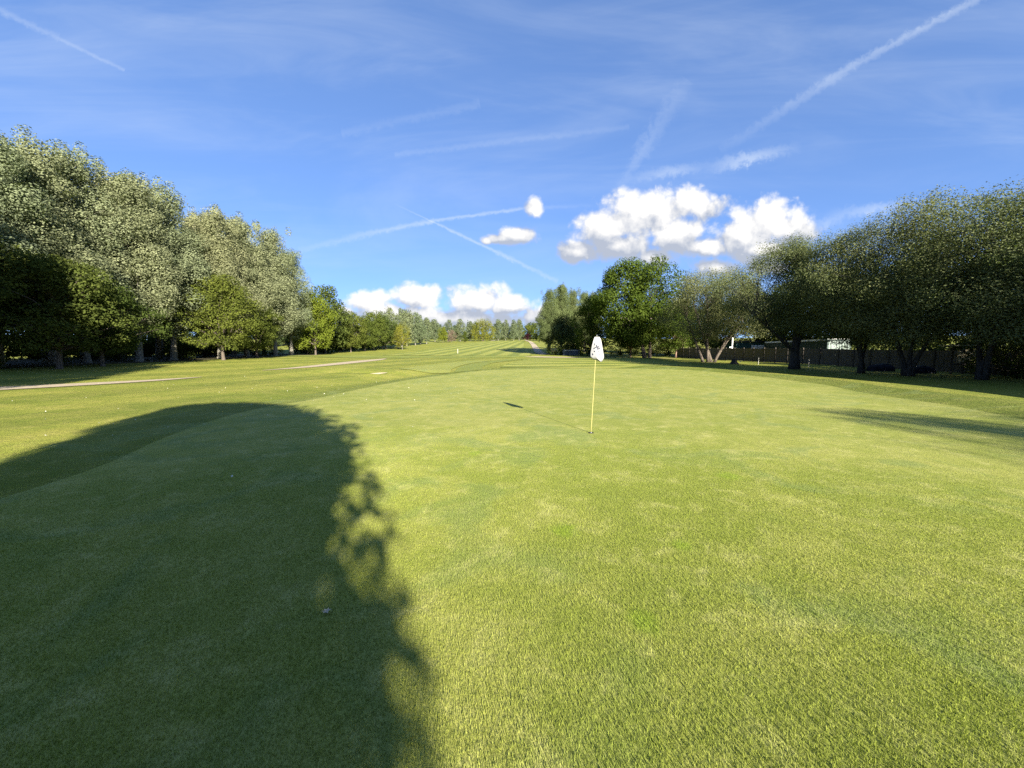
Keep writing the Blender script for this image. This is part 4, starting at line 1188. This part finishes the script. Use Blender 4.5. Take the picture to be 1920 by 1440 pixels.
# ---------------------------------------------------------------- two white birds low over the shaded grass
M['bird'] = plain_mat('white_feathers', (0.60, 0.60, 0.58), (0.72, 0.72, 0.70), 12.0, 0.8, 0.1)
def bird(x, y, z, rz, lift, label, s):
    b = empty('white_bird', (x, y, z), rz, s)
    mb = MB(); mb.tube([(-.17, 0, -.005), (-.12, 0, 0), (-.03, 0, .005), (.06, 0, .012), (.11, 0, .028), (.145, 0, .034), (.17, 0, .028), (.195, 0, .022)], [.004, .026, .045, .046, .030, .028, .014, .003], 10)
    mb.build('body', M['bird'], b, True)
    for sd in (-1, 1):
        vs = []
        for (u, ch, zc) in ((0, .12, 0), (.35, .13, .55), (.7, .10, .9), (1.0, .02, 1.0)):
            yy = sd * (.03 + .26 * u * math.cos(lift)); zz = .02 + .26 * zc * math.sin(lift)
            xo = .03 - .12 * max(u - .35, 0)
            vs += [(xo + ch * .4, yy, zz), (xo - ch * .6, yy, zz - .004)]
        mb = MB(); mb.add(vs + [(p[0], p[1], p[2] - .006) for p in vs], [(0, 2, 3, 1), (2, 4, 5, 3), (4, 6, 7, 5), (8, 9, 11, 10), (10, 11, 13, 12), (12, 13, 15, 14), (0, 8, 10, 2), (2, 10, 12, 4), (4, 12, 14, 6), (1, 3, 11, 9), (3, 5, 13, 11), (5, 7, 15, 13), (6, 14, 15, 7)])
        mb.build('wing', M['bird'], b, True)
    mb = MB(); mb.add([(-.15, -.012, 0), (-.15, .012, 0), (-.25, .05, -.004), (-.25, -.05, -.004), (-.15, 0, .008)], [(0, 3, 2, 1), (0, 4, 3), (1, 2, 4), (4, 2, 3)]); mb.build('tail', M['bird'], b)
    tag(b, label, 'bird')
bird(25.6, 43.2, H(25.6, 43.2) + .35, R(60), R(48), 'small white bird low over the shaded grass by the stump', 1.0)
bird(26.8, 36.2, H(26.8, 36.2) + .62, R(40), R(12), 'small white bird beside the thick forked trunk', 1.0)

# ---------------------------------------------------------------- short mown turf near the viewer, fallen petals and leaves
def turf():
    r = np.random.default_rng(77)
    N = 2000000
    # more blades where they show larger
    y = 1.15 + (8.5 - 1.15) * r.uniform(0, 1, N) ** 1.25
    x = r.uniform(-1, 1, N) * (1.42 * y + .25)
    d = np.hypot(x, y)
    keep = r.uniform(0, 1, N) < np.clip(1.25 - d / 9.5, 0.0, 1) * np.clip((y + .2) / 7.0 * 1.6, .35, 1)
    cell = (np.hypot(x - HX, y - HY) > .07)
    x, y, d = x[keep & cell], y[keep & cell], d[keep & cell]
    n = len(x)
    z = hgt(x, y) + .020
    a = r.uniform(0, 2 * math.pi, n)
    lean = np.abs(r.normal(size=n)) * .75
    ln = r.uniform(.011, .025, n) * np.clip(1.15 - d / 10, .35, 1)
    wd = r.uniform(.0010, .0019, n) * np.clip(.75 + d / 6.0, 1, 1.9)
    la = r.uniform(0, 2 * math.pi, n)
    hx, hy = np.cos(la) * np.sin(np.minimum(lean, 1.35)), np.sin(la) * np.sin(np.minimum(lean, 1.35))
    hz = np.cos(np.minimum(lean, 1.35))
    bx, by = np.cos(a) * wd, np.sin(a) * wd
    v = np.empty((n, 3, 3), np.float32)
    v[:, 0] = np.stack([x - bx, y - by, z], 1)
    v[:, 1] = np.stack([x + bx, y + by, z], 1)
    v[:, 2] = np.stack([x + hx * ln, y + hy * ln, z + hz * ln + .002], 1)
    me = np_mesh('turf_blades', v.reshape(-1, 3), np.arange(n * 3).reshape(n, 3), False, np.clip(r.normal(.45, .25, n), 0, 1))
    o = link('turf_blades', me, None, M['blades'])
    tag(o, 'short mown grass blades of the putting green close to the viewer', 'grass', kind='stuff')
turf()
M['petal'] = plain_mat('pale_petal', (0.42, 0.40, 0.30), (0.62, 0.60, 0.50), 20.0, 0.8, 0.0)
r = np.random.default_rng(9)
n = 230
x = r.uniform(-24, -2, n); y = r.uniform(3.0, 26, n)
c = np.stack([x, y, hgt(x, y) + .040], 1)
v, f = leaf_quads(r, c, r.normal(size=(n, 3)) * .5 + np.array([0, 0, 1.0]), .036)
tag(link('fallen_petals', np_mesh('fallen_petals', v, f), None, M['petal']), 'pale fallen petals and leaf scraps scattered over the grass', 'leaf litter', kind='stuff')
M['dry_leaf'] = plain_mat('dry_leaf', (0.30, 0.26, 0.17), (0.42, 0.36, 0.25), 20.0, 0.8, 0.1)
def fallen_leaf(x, y, s, rz, label):
    mb = MB()
    pts = [(0, -.5), (.16, -.2), (.5, -.25), (.3, .02), (.42, .32), (.14, .22), (0, .6), (-.14, .2), (-.45, .28), (-.28, 0), (-.46, -.28), (-.14, -.22)]
    mb.add([(a * s, b * s, .006 + .25 * s * abs(a)) for a, b in pts] + [(0, 0, .004)], [(i, (i + 1) % 12, 12) for i in range(12)])
    o = mb.build('fallen_leaf', M['dry_leaf'], None); o.location = (x, y, H(x, y) + .038); o.rotation_euler = (0, 0, rz)
    tag(o, label, 'leaf')
fallen_leaf(-1.16, 2.28, .055, .8, 'pale dry leaf lying on the shaded green in the foreground')
